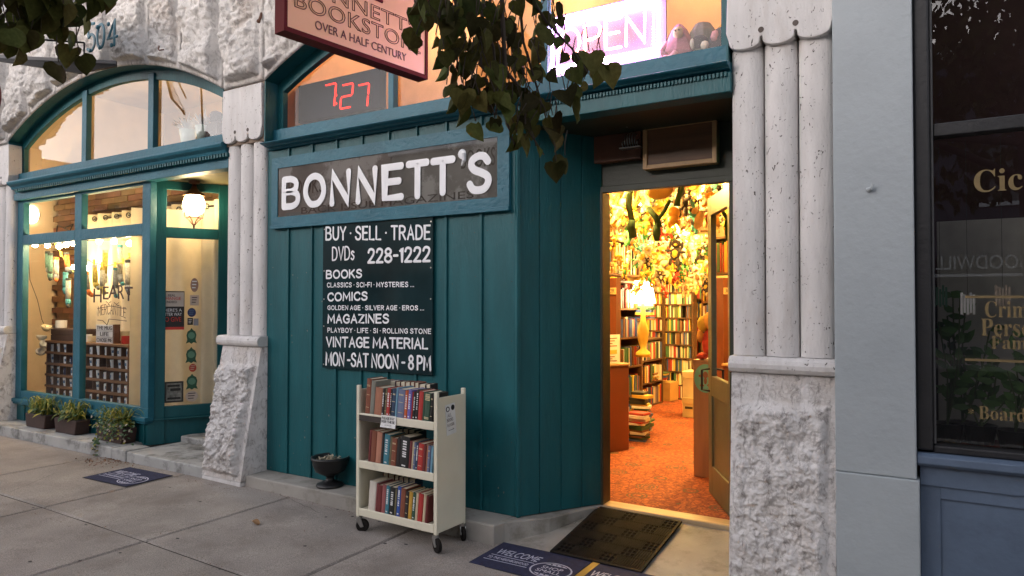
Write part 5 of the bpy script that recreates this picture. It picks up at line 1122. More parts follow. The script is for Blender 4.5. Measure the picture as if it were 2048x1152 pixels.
t = thing('sill_tray', 'brown wooden tray under the pots on the arched sill', 'tray', (onY(365, 290, .4).x, .45, 3.155)); mb = MB(); mb.box(-.22, .3, -.1, .15, 0, .014); mb.build('tray_board', WOOD, t, bevel=.003)
# lantern ------------------------------------------------------------
c = onY(388, 412, .5)
t = thing('porch_lantern', 'ornate porch lantern with a glowing white globe hanging in the shop entry', 'lantern', c)
mb = MB(); mb.lathe([(.0, -.10), (.05, -.095), (.088, -.06), (.104, -.01), (.104, .04), (.09, .085), (.07, .11)], (0, 0, 0), 24); mb.build('globe', glow('lit lantern glass', (1, .74, .40), 12), t, smooth=True)
BRZ = mat('copper brown metal', (.14, .06, .035), .4, .1, metal=.5)
mb = MB(); mb.lathe([(.105, .105), (.10, .125), (.05, .16), (.03, .185), (.02, .22), (.0, .22)], (0, 0, 0), 24); mb.build('cap', BRZ, t, smooth=True)
mb = MB(); mb.cyl((0, 0, .22), (0, 0, 2.86-c.z-.03), .008, n=8); mb.lathe([(0, 2.86-c.z-.045), (.05, 2.86-c.z-.03), (.06, 2.86-c.z-.002), (0, 2.86-c.z-.002)], (0, 0, 0), 18); mb.build('stem', BRZ, t)
mb = MB()
for k in range(6):
    a_ = k*math.pi/3; mb.tube([(.09*math.cos(a_), .09*math.sin(a_), -.07), (.085*math.cos(a_), .085*math.sin(a_), -.12), (.045*math.cos(a_), .045*math.sin(a_), -.15), (.01*math.cos(a_), .01*math.sin(a_), -.20)], .005, 6)
mb.tube([(.075*math.cos(q), .075*math.sin(q), -.125) for q in [2*math.pi*k/20 for k in range(21)]], .005, 6); mb.ell((0, 0, -.21), (.012, .012, .03), 8); mb.build('scroll_cage', BRZ, t)

# ================================================================== facade hardware
t = thing('house_number', 'blue ornate house number 504 fixed to the rough stone wall', 'house number')
NB = mat('blue enamel number', (.03, .14, .19), .35, .1)
for ch, px, pb, pt, w_ in (('5', 175, 104, 52, .13), ('0', 194, 98, 52, .13), ('4', 216, 94, 46, .16)):
    o = onY(px, pb, -.135); tp = onY(px, pt, -.135); mb = MB(); brush(mb, ch, V((o.x, -.135, o.z)), UX, UZ, NY, tp.z-o.z, w_, .017, flat=.6, nring=8)
    mb.build({'5': 'digit', '0': 'digit', '4': 'digit'}[ch], NB, t)
    mb = MB(); mb.ell((o.x+.02, -.145, tp.z-.02), (.024, .014, .024), 8); mb.ell((o.x+w_*.5, -.145, o.z), (.024, .014, .024), 8); mb.build('scroll', NB, t, smooth=True)
t = thing('wall_bracket', 'empty grey metal sign bracket with a thin black rod above the left arch', 'bracket')
MG_ = mat('grey bracket metal', (.20, .20, .21), .5, .15, 8, metal=.3)
A = onY(232, 128, -.06); ee = V((-.9, -.75, 0)).normalized(); 
mb = MB(); mb.prism([(0, 0), (1.5, 0), (1.5, .035), (0, .035)], A, ee, UZ, V((ee.y, -ee.x, 0)), .03); mb.build('arm', MG_, t, bevel=.004)
mb = MB(); mb.prism([(0, -.02), (.35, -.11), (1.3, 0), (0, 0)], A+V((0, 0, -.002)), ee, UZ, V((ee.y, -ee.x, 0)), .03); mb.build('gusset', BLACK, t)
mb = MB(); mb.cyl(A+ee*.3+UZ*.20, A+ee*1.5+UZ*.22, .010, n=8); mb.cyl(A+ee*.3+UZ*.06, A+ee*.3+UZ*.20, .008, n=8); mb.build('rod', BLACK, t)
# awning box in far top-left, red sign at left edge
t = thing('ribbed_awning', 'pale ribbed awning and stripes at the top left corner behind leaves', 'awning'); 
for k in range(4):
    a0 = onY(30+6*k, 18+7*k, -1.1); mb = MB(); mb.cyl(a0+V((-.5, 0, .06)), a0+V((.16, .1, .0)), .018, n=10); mb.build('rib', mat('pale awning tube', (.50, .48, .46), .5), t, smooth=True)
mb = MB(); a0 = onY(30, 10, -1.0); mb.box(a0.x-.6, a0.x+.2, a0.y, a0.y+.4, a0.z-.03, a0.z+.3); mb.build('awning_cloth', mat('awning grey', (.42, .42, .44), .8), t)
t = thing('red_round_sign', 'dark red rounded sign edge cut off by the left photo border', 'sign', onY(-18, 195, -.9)); mb = MB()
mb.cyl((0, -.02, 0), (0, .04, 0), .115, n=32); o = mb.build('sign_face', mat('wine red enamel', (.14, .01, .02), .4), t); o.scale = (1, 1, 1.35)
mb = MB(); mb.tube([(.115*math.cos(q), -.02, .115*1.35*math.sin(q)) for q in [2*math.pi*k/32 for k in range(33)]], .007, 6); mb.build('rim', mat('bright red rim', (.35, .02, .04), .4), t)
mb = MB(); mb.cyl((0, .01, .14), (-.03, .03, .9), .012, n=8); mb.build('sign_bar', BLACK, t)
t = thing('iron_hook', 'small rusty iron hook on the rough stone above the left arch', 'hook', onY(322, 97, -.07)); mb = MB(); mb.tube([(-.03, 0, .03), (-.01, -.02, -.01), (.02, -.03, -.03), (.05, 0, -.02)], .007, 6); mb.build('hook_rod', RUST, t)
t = thing('wall_anchor', 'small dark iron anchor in the joint above the left stone pillar', 'anchor', onY(523, 38, -.03)); mb = MB(); mb.tube([(0, 0, .05), (.008, -.02, 0), (0, -.03, -.04)], .012, 6); mb.ell((0, -.03, -.03), .018, 8); mb.build('anchor_rod', RUST, t)

# ================================================================== RIGHT: pilaster, blue shopfront, dark window
t = thing('grey_pilaster', 'smooth blue grey painted pilaster between the stone pillar and the dark window', 'pilaster')
mb = MB(); mb.box(-.418, -.058, -.012, .25, .735, 5.7); mb.build('shaft', GREY, t, bevel=.006)
mb = MB(); mb.box(-.418, -.046, -.020, .25, -.05, .733); mb.build('base_block', GREY, t, bevel=.006)
mb = MB(); mb.cyl((-.256, -.012, 2.168), (-.24, -.035, 2.172), .014, .008, n=8); mb.cyl((-.24, -.035, 2.172), (-.236, -.036, 2.195), .006, n=6); mb.build('old_screw', GREY, t)
rs = thing('office_front', 'slate blue panelled shopfront under a dark office window', 'shop front')
BF = mat('black window frame', (.013, .013, .015), .5, .2, 10, .25, 40)
mb = MB(); mb.box(-.056, .012, .03, .16, .875, 5.7); mb.build('window_stile', BF, rs, bevel=.01)
mb = MB(); mb.box(.012, .026, .055, .16, .905, 5.7); mb.build('bead', mat('grey bead', (.06, .06, .062), .5), rs, bevel=.005)
mb = MB(); mb.box(.012, 3.0, .05, .16, .862, .90); mb.build('window_rail', BF, rs, bevel=.008)
mb = MB(); mb.box(.026, 3.0, .07, .16, 2.42, 2.485); mb.build('window_rail', BF, rs, bevel=.006)
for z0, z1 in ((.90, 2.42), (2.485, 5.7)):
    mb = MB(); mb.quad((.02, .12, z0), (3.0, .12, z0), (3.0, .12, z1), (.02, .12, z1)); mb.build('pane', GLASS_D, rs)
mb = MB(); mb.prism([(.2, .80), (.02, .80), (.0, .815), (.0, .85), (.03, .862), (.2, .862)][::-1], V((-.056, 0, 0)), V((0, 1, 0)), UZ, UX, 3.05); mb.build('sill', BLUE, rs, bevel=.004)
mb = MB(); mb.box(-.045, 3, .05, .2, .70, .80); mb.build('apron', BLUE, rs, bevel=.003)
mb = MB(); mb.box(-.045, .04, .062, .2, -.05, .70); mb.build('panel_stile', BLUE, rs, bevel=.003)
mb = MB(); mb.box(.04, 3, .062, .2, .64, .70); mb.box(.04, 3, .062, .2, -.05, .20); mb.build('panel_rail', BLUE, rs, bevel=.003)
mb = MB(); mb.box(.04, 3, .075, .2, .20, .64); mb.build('inset_panel', BLUE, rs)
mb = MB()
def gt(s, px0, px1, pb, pt):
    o = onY(px0, pb, .116); e_ = onY(px1, pb, .116); tp = onY(px0, pt, .116); type_mesh(mb, s, V((o.x, .116, o.z)), UX, UZ, NY, tp.z-o.z, (e_.x-o.x), .0008)
def bold(s): return ''.join(chr(0x1D400+ord(c_)-65) if 'A' <= c_ <= 'Z' else (chr(0x1D41A+ord(c_)-97) if 'a' <= c_ <= 'z' else c_) for c_ in s)
gt(bold('Cicero'), 1948, 2148, 386, 341); gt(bold('Criminal'), 1970, 2125, 635, 602); gt(bold('Personal'), 1962, 2125, 672, 637); gt(bold('Family'), 1982, 2095, 705, 671); gt(bold('Board Certified'), 1957, 2215, 838, 811); gt('*', 1936, 1948, 829, 816)
for py in (594, 719):
    o = onY(1930, py, .116); mb.box(o.x, 1.4, .115, .117, o.z-.006, o.z+.006)
mb.build('gold_lettering', GOLD, rs)
# dim office behind
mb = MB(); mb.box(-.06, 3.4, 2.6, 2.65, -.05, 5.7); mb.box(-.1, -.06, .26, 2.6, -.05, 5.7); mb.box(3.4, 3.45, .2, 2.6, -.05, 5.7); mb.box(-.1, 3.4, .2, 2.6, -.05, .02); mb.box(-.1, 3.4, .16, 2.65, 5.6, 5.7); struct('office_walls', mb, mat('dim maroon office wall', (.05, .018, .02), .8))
mb = MB(); mb.box(.02, 3.3, .165, .62, .82, .86); struct('window_shelf', mb, mat('red window shelf', (.25, .04, .03), .6))
t = thing('office_door', 'pale office door seen dimly through the dark window', 'door'); mb = MB(); mb.box(.05, .55, 1.6, 1.64, .1, 2.15); mb.build('door_panel', mat('dim cream door', (.42, .40, .35), .6), t, bevel=.004); mb = MB(); mb.box(.60, 1.6, 1.62, 1.66, 0, 2.6); mb.build('door_surround', mat('navy partition', (.03, .03, .09), .6), t)
mb = MB(); mb.ell((.49, 1.58, 1.08), .03, 8); mb.build('door_knob', BLACK, t)
def wplant(px, h, label, seed, yy=.42):
    r_ = random.Random(seed); p = onY(px, 880, yy); t = thing('window_plant', label, 'plant', (p.x, yy, .861), group='plants behind the dark window')
    mb = MB(); mb.lathe([(0, 0), (.06, 0), (.08, .10), (.07, .10), (0, .08)], (0, 0, 0), 14); mb.build('pot', BLACK, t)
    stm = MB(); lf = MB()
    for k in range(5):
        a_ = r_.uniform(0, 6.28); tip = V((math.cos(a_)*r_.uniform(.03, .16), math.sin(a_)*.08, h*r_.uniform(.6, 1))); mid = tip*.5+V((.02, 0, .05)); b0 = V((0, 0, .08)); stm.tube([b0, mid, tip], .004, 5)
        for j in range(7):
            s_ = .25+.75*j/6; q = b0.lerp(mid, s_*2) if s_ < .5 else mid.lerp(tip, s_*2-1); d = V((r_.uniform(-1, 1), r_.uniform(-.6, .6), r_.uniform(-.2, .7))).normalized(); L_ = r_.uniform(.06, .11); sd_ = d.cross(V((0, 1, 0))).normalized()*.018
            lf.add([q, q+d*L_*.35-sd_, q+d*L_*.7-sd_*.8, q+d*L_, q+d*L_*.7+sd_*.8, q+d*L_*.35+sd_], [(0, 1, 2, 3, 4, 5)])
    stm.build('stems', mat('plant stem', (.10, .14, .06), .6), t); lf.build('leaves', mat('house plant leaf', (.09, .19, .055), .45, .25, 8), t)
wplant(1895, .85, 'tall leggy plant at the left end of the dark window', 1); wplant(1960, .5, 'low bushy plant behind the gold Board lettering', 2, .45); wplant(2030, .65, 'broad leaved plant at the right edge of the dark window', 3, .35); wplant(1925, .62, 'plant between the leggy one and the bushy one', 4, .5)
for i, (px, py, m, lb_) in enumerate(((1935, 605, WHITE, 'white glass ornament hanging at the left of the dark window'), (2005, 590, CREP, 'small pale ornament hanging above the word Crim'), (1880, 590, STL, 'green ornament hanging by the window stile'))):
    p = onY(px, py, .22); t = thing('hanging_ornament', lb_, 'ornament', p); mb = MB()
    for k in range(5): mb.box(-.03+.013*k, -.02+.013*k, -.005, .005, -.06+.008*(k % 2), .05-.01*(k % 3))
    mb.build('glass_pieces', m, t); mb = MB(); mb.cyl((0, 0, .04), (0, 0, 2.42-p.z), .0012, n=4); mb.build('string', BLACK, t)

# ================================================================== BOOK CART
ct = thing('book_cart', 'cream metal library cart of books parked before the teal wall', 'book cart', (-3.035, -.24, 0), math.radians(-2.5))
cz = sz(-3.05); CW, CD, CH = .725, .30, 1.01
def cbox(a, nm, m=CREAM, bevel=.004, par=ct): mb = MB(); mb.box(*a); return mb.build(nm, m, par, bevel=bevel)
for s_ in (-1, 1):
    xo = s_*CW/2; xi = xo-s_*.008
    cbox((min(xo, xi), max(xo, xi), -CD/2+.012, CD/2-.012, .115, CH-.035 if s_ > 0 else CH-.03), 'end_panel')
    for yy in (-CD/2, CD/2-.022): cbox((min(xo, xo-s_*.028), max(xo, xo-s_*.028), yy, yy+.022, .105, CH), 'post')
SH = [.160, .487, .812]
for z in SH: cbox((-CW/2+.029, CW/2-.029, -CD/2+.002, CD/2-.002, z-.004, z), 'shelf_tray', bevel=0); 
for z in SH:
    cbox((-CW/2+.029, CW/2-.029, -CD/2, -CD/2+.012, z-.045, z+.008), 'shelf_lip'); cbox((-CW/2+.029, CW/2-.029, CD/2-.012, CD/2, z-.045, z+.008), 'shelf_lip')
cbox((-CW/2+.03, -.10, -CD/2-.003, -CD/2-.0005, SH[2]-.043, SH[2]-.004), 'dark_label', mat('dark label tape', (.045, .035, .03), .5), 0)
for sx in (-1, 1):
    for sy in (-1, 1):
        x = sx*(CW/2-.02); y = sy*(CD/2-.012); w_ = thing('caster', '', '', (x, y, 0)); del w_['label'], w_['category']; w_.parent = ct; w_.rotation_euler = (0, 0, random.uniform(-.7, .5))
        mb = MB(); mb.cyl((.025, -.012, .045), (.025, .012, .045), .045, n=24); mb.build('wheel', RUBBER, w_, bevel=.004)
        mb = MB(); mb.cyl((0, 0, .105), (0, 0, .085), .022, n=14); mb.prism([(-.02, .09), (.02, .09), (.038, .04), (.015, .035)], V((0, .018, 0)), UX, UZ, V((0, -1, 0)), .003); mb.prism([(-.02, .09), (.02, .09), (.038, .04), (.015, .035)], V((0, -.015, 0)), UX, UZ, V((0, -1, 0)), .003); mb.cyl((.025, -.019, .045), (.025, .019, .045), .009, n=10); mb.build('fork', STEEL, w_)
ct.location.z = .012
def note(parent_pts, nm): pass
t = thing('paper_note', 'white handwritten note taped to the top shelf lip of the cart', 'note', (-3.035, -.24, .012), math.radians(-2.5))
mb = MB(); mb.grid(lambda a_, b_: (-.12+.135*a_, -CD/2-.004-.012*(1-b_)**2, SH[2]-.065+.08*b_), 6, 6); mb.build('sheet', mat('note paper', (.72, .72, .70), .7), t)
mb = MB(); brush(mb, 'PLEASE PAY', V((-.11, -CD/2-.0075, SH[2]-.012)), UX, UZ, NY, .015, .11, .0014); brush(mb, 'FOR THESE', V((-.11, -CD/2-.0095, SH[2]-.035)), UX, UZ, NY, .015, .115, .0016); brush(mb, 'INSIDE', V((-.08, -CD/2-.013, SH[2]-.055)), UX, UZ, NY, .010, .06, .0008); mb.build('writing', BLACK, t)
t = thing('price_note', 'tall white note with two black circles on the cart end panel', 'note', (-3.035, -.24, .012), math.radians(-2.5))
xe = CW/2+.002; UY = V((0, 1, 0)); NX = V((1, 0, 0)); tl = V((0, .12, 1)).normalized(); tu = V((0, 1, -.0)).normalized()
a0 = V((xe, -.055, .72)); vv = V((0, -.10, 1)).normalized(); uu = V((0, 1, .10)).normalized()
mb = MB(); mb.prism([(0, 0), (.10, 0), (.10, .20), (0, .20)], a0, uu, vv, NX, .0015); mb.build('sheet', MATS['note paper'], t)
mb = MB(); mb.prism([(.076+.018*math.cos(q), .172+.018*math.sin(q)) for q in [2*math.pi*k/18 for k in range(18)]], a0+NX*.0016, uu, vv, NX, .001)
mb.tube([a0+NX*.002+uu*(.024+.015*math.cos(q))+vv*(.170+.015*math.sin(q)) for q in [2*math.pi*k/16 for k in range(17)]], .003, 5)
brush(mb, 'ALL', a0+NX*.002+uu*.02+vv*.118, uu, vv, NX, .022, .04, .0013); brush(mb, 'BOOKS', a0+NX*.002+uu*.012+vv*.088, uu, vv, NX, .02, .06, .0013); brush(mb, 'PAY INSIDE', a0+NX*.002+uu*.012+vv*.055, uu, vv, NX, .018, .07, .001); mb.tube([a0+NX*.002+uu*.02+vv*.03, a0+NX*.002+uu*.075+vv*.03, a0+NX*.002+uu*.065+vv*.037], .0016, 5); mb.build('writing', BLACK, t)
# the books on the cart
CC = {'brown': (.21, .065, .035), 'grey': (.20, .20, .17), 'tan': (.36, .15, .09), 'dark': (.025, .02, .02), 'maroon': (.15, .025, .025), 'red': (.42, .035, .03), 'navy': (.025, .05, .10), 'sky': (.16, .33, .45), 'slate': (.14, .17, .28), 'orange': (.50, .10, .03),
      'violet': (.16, .13, .42), 'green': (.035, .085, .055), 'black': (.012, .012, .012), 'salmon': (.45, .20, .13), 'teal': (.05, .20, .26), 'gold': (.50, .28, .04), 'white': (.62, .57, .50), 'blue': (.03, .08, .32), 'rose': (.30, .09, .09), 'olive': (.15, .13, .07), 'cream': (.55, .45, .30)}
def cm(n): return mat('book cloth '+n, CC[n], .55, .14, 8, .1, 120)
PAGE = mat('page edges', (.62, .55, .42), .8, .1, 60, stretch=(40, 1, 1)); FOIL = mat('spine foil', (.60, .50, .30), .4); WPR = mat('white spine print', (.7, .7, .7), .5)
rowsd = {2: [('brown', .040, .255, 1), ('grey', .036, .243, 0), ('tan', .062, .200, 0), ('dark', .020, .195, 2), ('olive', .018, .195, 1), ('red', .027, .200, 2), ('dark', .012, .195, 2), ('navy', .034, .200, 1), ('sky', .014, .208, 0), ('slate', .056, .203, 1), ('orange', .026, .195, 2), ('violet', .028, .203, 2), ('red', .010, .19, 0), ('black', .022, .19, 2), ('dark', .022, .205, 2), ('red', .034, .200, 0), ('green', .014, .195, 0), ('green', .040, .195, 3), ('black', .02, .19, 1)],
         1: [('maroon', .020, .228, 0), ('brown', .042, .226, 0), ('salmon', .045, .222, 0), ('dark', .018, .215, 0), ('teal', .046, .212, 2), ('olive', .018, .2, 0), ('brown', .040, .195, 1), ('dark', .028, .2, 0), ('black', .072, .218, 2), ('maroon', .022, .19, 0), ('cream', .014, .187, 0), ('slate', .016, .185, 1), ('navy', .018, .185, 2), ('red', .040, .185, 1), ('maroon', .020, .18, 0), ('tan', .014, .18, 0), ('slate', .020, .178, 1), ('sky', .018, .175, 0)],
         0: [('white', .058, .208, 0), ('rose', .010, .195, 0), ('maroon', .036, .19, 0), ('rose', .034, .198, 0), ('teal', .030, .195, 2), ('black', .044, .192, 2), ('olive', .016, .185, 0), ('blue', .030, .205, 2), ('brown', .038, .2, 0), ('dark', .024, .185, 1), ('gold', .030, .186, 0), ('green', .026, .186, 2), ('cream', .020, .186, 0), ('red', .036, .188, 0), ('cream', .022, .188, 0), ('maroon', .016, .18, 0)]}
ROWN = {2: 'top', 1: 'middle', 0: 'bottom'}; ORD = ['first', 'second', 'third', 'fourth', 'fifth', 'sixth', 'seventh', 'eighth', 'ninth', 'tenth', 'eleventh', 'twelfth', 'thirteenth', 'fourteenth', 'fifteenth', 'sixteenth', 'seventeenth', 'eighteenth', 'nineteenth', 'twentieth']
Rc = Matrix.Translation((-3.035, -.24, .012)) @ Matrix.Rotation(math.radians(-2.5), 4, 'Z')
rnd = random.Random(4)
def make_book(c_, wd, hg, dec, mtx, label, dp=.15):
    t = bpy.data.objects.new('book', None); COL.objects.link(t); t.matrix_world = mtx; t.empty_display_size = .05; tag(t, label, 'book', 'second-hand books on the cart')
    mb = MB(); r = min(.006, wd*.3)
    pl = [(0, dp), (0, .004), (wd*.12, .0008), (wd*.5, -.0012), (wd*.88, .0008), (wd, .004), (wd, dp), (wd-.0025, dp), (wd-.0025, .008), (.0025, .008), (.0025, dp)]
    mb.prism(pl[::-1], V((0, 0, 0)), UX, UY, UZ, hg); mb.build('cover', cm(c_), t)
    mb = MB(); mb.box(.0026, wd-.0026, .0081, dp-.004, .003, hg-.004); mb.build('pages', PAGE, t)
    if dec and wd > .011:
        mb = MB(); fx = .18*wd
        if dec == 1:
            for zz in (.82, .79, .55, .2): mb.box(fx, wd-fx, -.0016, -.0002, hg*zz, hg*zz+.003)
        elif dec == 3:
            for zz in (.93, .88, .84, .79, .74, .14, .10): mb.box(fx*.4, wd-fx*.4, -.0016, -.0002, hg*zz, hg*zz+.005)
        else:
            z_ = .36
            while z_ < .86:
                mb.box(wd*.3, wd*.7, -.0016, -.0004, hg*z_, hg*z_+rnd.uniform(.006, .012)); z_ += rnd.uniform(.06, .085)
            mb.box(wd*.3, wd*.7, -.0016, -.0004, hg*.08, hg*.12)
        mb.build('spine_print', FOIL if dec in (1, 3) else WPR, t, kind='stuff')
for r, row in rowsd.items():
    tot = sum(b_[1] for b_ in row); x = -CW/2+.045+(.02 if r == 2 else .05 if r == 1 else .055); avail = CW-.10-(.0 if r == 2 else .02); k = min(1.12, (CW/2-.034-x)/tot)
    lean0 = .085
    for i, (c_, wd, hg, dec) in enumerate(row):
        wd *= k; ln = lean0*(1 - .0*i); M_ = Rc @ Matrix.Translation((x-.0, -CD/2+.014+rnd.uniform(0, .006), SH[r]+.0015+ (0.0))) @ Matrix.Rotation(ln, 4, 'Y')
        make_book(c_, wd*.97, hg*(.97 if r == 2 else .98), dec, M_, '%s hardback, %s from the left on the %s shelf of the cart' % (c_, ORD[i], ROWN[r])); x += wd
# second rank of dark books behind
for r, n_ in ((2, 9), (1, 7), (0, 6)):
    x = -CW/2+.06
    for i in range(n_):
        wd = rnd.uniform(.03, .06); hg = rnd.uniform(.2, .215) if r != 2 else rnd.uniform(.21, .22); c_ = rnd.choice(('black', 'dark', 'maroon', 'navy', 'brown'))
        M_ = Rc @ Matrix.Translation((x+wd, CD/2-.014, SH[r]+.0015)) @ Matrix.Rotation(math.pi, 4, 'Z')
        make_book(c_, wd, hg, 0, M_, '%s book, %s in the rear rank of the %s cart shelf' % (c_, ORD[i], ROWN[r]), dp=.085); x += wd+.004

# ================================================================== URN
p = onZ(660, 972, .14)
t = thing('garden_urn', 'black pedestal urn holding pale dry litter on the step left of the cart', 'urn', (p.x, p.y, .14))
mb = MB(); mb.lathe([(0, 0), (.105, 0), (.108, .012), (.10, .022), (.07, .035), (.035, .05), (.030, .07), (.04, .085), (.075, .10), (.115, .125), (.135, .17), (.140, .205), (.148, .215), (.150, .232), (.138, .236), (.128, .22), (.12, .18), (0, .17)], (0, 0, 0), 32); mb.build('bowl', BLACK, t, smooth=True, bevel=0)
mb = MB(); r_ = random.Random(2)
for k in range(140):
    a_ = r_.uniform(0, 6.28); q = r_.uniform(0, .12); c_ = V((q*math.cos(a_), q*math.sin(a_), .20+r_.uniform(0, .035)*(1-q*4))); d = V((r_.uniform(-1, 1), r_.uniform(-1, 1), r_.uniform(-.5, .5))).normalized()*.016; e_ = d.cross(V((0, 0, 1))).normalized()*.009; mb.quad(c_-d, c_-e_, c_+d, c_+e_)
mb.build('dry_litter', mat('dry leaf litter', (.42, .36, .26), .8, .35, 30), t, kind='stuff')

# ================================================================== MATS
MN = mat('navy mat pile', (.018, .022, .065), .95, .25, 30, .6, 300); ME = mat('mat rubber edge', (.02, .02, .025), .8); MP_ = mat('pale mat print', (.45, .46, .58), .9, .15, 40)
def welcome(x0, x1, y0, y1, zf, label, rz=0.0, stripe=False):
    cx, cy = (x0+x1)/2, (y0+y1)/2; W_, D_ = x1-x0, y1-y0
    t = thing('welcome_mat', label, 'door mat', (cx, cy, zf), rz, group='navy welcome mats'); mb = MB(); mb.box(-W_/2, W_/2, -D_/2, D_/2, .001, .005); mb.build('mat_edge', ME, t, bevel=.001)
    mb = MB(); mb.box(-W_/2+.008, W_/2-.008, -D_/2+.008, D_/2-.008, .0052, .008); mb.build('mat_pile', MN, t)
    Z = V((0, 0, .0085)); u_, v_ = UX, V((0, 1, 0)); mb = MB()
    type_mesh(mb, 'WELCOME', Z+u_*(-W_*.40)+v_*(D_*.02), u_, v_, UZ, D_*.20, W_*.46, .0006, slant=.15); type_mesh(mb, 'TO THE NEIGHBORHOOD', Z+u_*(-W_*.42)+v_*(-D_*.17), u_, v_, UZ, D_*.075, W_*.44, .0006)
    mb.box(-W_*.42, W_*.05, -D_*.045, -D_*.03, .0082, .0088); mb.box(-W_*.43, W_*.04, -D_*.235, -D_*.22, .0082, .0088)
    C_ = V((W_*.26, -D_*.14, .0088)); R_ = D_*.27
    for k in range(28):
        a_ = 2*math.pi*k/28; b_ = 2*math.pi*(k+1)/28; f = lambda q, r: C_+V((math.cos(q)*r*1.15, math.sin(q)*r, 0)); mb.quad(f(a_, R_), f(b_, R_), f(b_, R_*.92), f(a_, R_*.92))
    for s_ in (-1, 1):
        cap = [C_+V((math.cos(q)*R_*.98, math.sin(q)*R_*.84, 0)) for q in [s_*math.pi/2+(-1+2*k/10)*.75 for k in range(11)]]; mb.add(cap, [tuple(range(11)) if s_ > 0 else tuple(range(11))])
    type_mesh(mb, 'SHOP', C_+V((-R_*.62, R_*.04, .0002)), u_, v_, UZ, R_*.36, R_*1.2, .0004); type_mesh(mb, 'SMALL', C_+V((-R_*.72, -R_*.42, .0002)), u_, v_, UZ, R_*.36, R_*1.4, .0004)
    mb.build('print', MP_, t)
    mb = MB()
    for s_ in (-1, 1):
        for k in (-.3, 0, .3): mb.cyl(C_+V((k*R_, s_*R_*.70, .0002)), C_+V((k*R_, s_*R_*.70, .0012)), R_*.06, n=6)
    mb.build('stars', MN, t)
    if stripe: mb = MB(); mb.box(-W_/2+.0, -W_/2+.045, -D_/2, D_/2, .0088, .0095); mb.build('gold_tape', mat('gold tape', (.35, .22, .04), .5), t)
    return t
welcome(-2.43, -1.775, -.43, -.005, .001, 'navy welcome mat at the foot of the rubber mat, fully visible')
welcome(-1.77, -1.12, -.46, -.03, .003, 'navy welcome mat cut off at the bottom edge beside the stone pillar', stripe=True)
welcome(-6.33, -5.70, -.68, -.25, .062, 'navy welcome mat on the pavement before the mug shop step', math.radians(2))
# perforated rubber mat on the landing
slope = math.atan2(.117, .74)
rm = thing('rubber_mat', 'black perforated rubber mat sloping down from the bookstore threshold', 'door mat', (-2.075, -.02, lz(-.02)+.010), rot=(slope, 0, math.radians(-2)))
RW, RL = .62, .71
mb = MB(); mb.box(0, RW, 0, RL, 0, .003); mb.build('mat_base', mat('mat shadow rubber', (.006, .005, .005), .9, spec=.1), rm)
mb = MB()
for a_ in ((0, RW, 0, .02), (0, RW, RL-.02, RL), (0, .02, .02, RL-.02), (RW-.02, RW, .02, RL-.02)): mb.box(a_[0], a_[1], a_[2], a_[3], .0035, .012)
mb.build('mat_rim', RUBBER, rm, bevel=.002)
mb = MB(); NXc, NYc = 6, 6; cw_ = (RW-.04)/NXc; ch_ = (RL-.04)/NYc
for i in range(NXc):
    for j in range(NYc):
        x_, y_ = .02+i*cw_, .02+j*ch_; k_ = (i*2+j) % 3
        if k_ == 0:
            for q in range(3): mb.box(x_+.002, x_+cw_-.002, y_+q*ch_/3+.004, y_+q*ch_/3+.010, .0035, .0115); mb.box(x_+q*cw_/3+.004, x_+q*cw_/3+.010, y_+.002, y_+ch_-.002, .0036, .0118)
        else:
            for q in range(6): mb.box(x_+q*cw_/6+.003, x_+q*cw_/6+.012, y_+.002, y_+ch_-.004, .0035, .0118)
mb.build('mat_ribs', RUBBER, rm, kind='stuff')

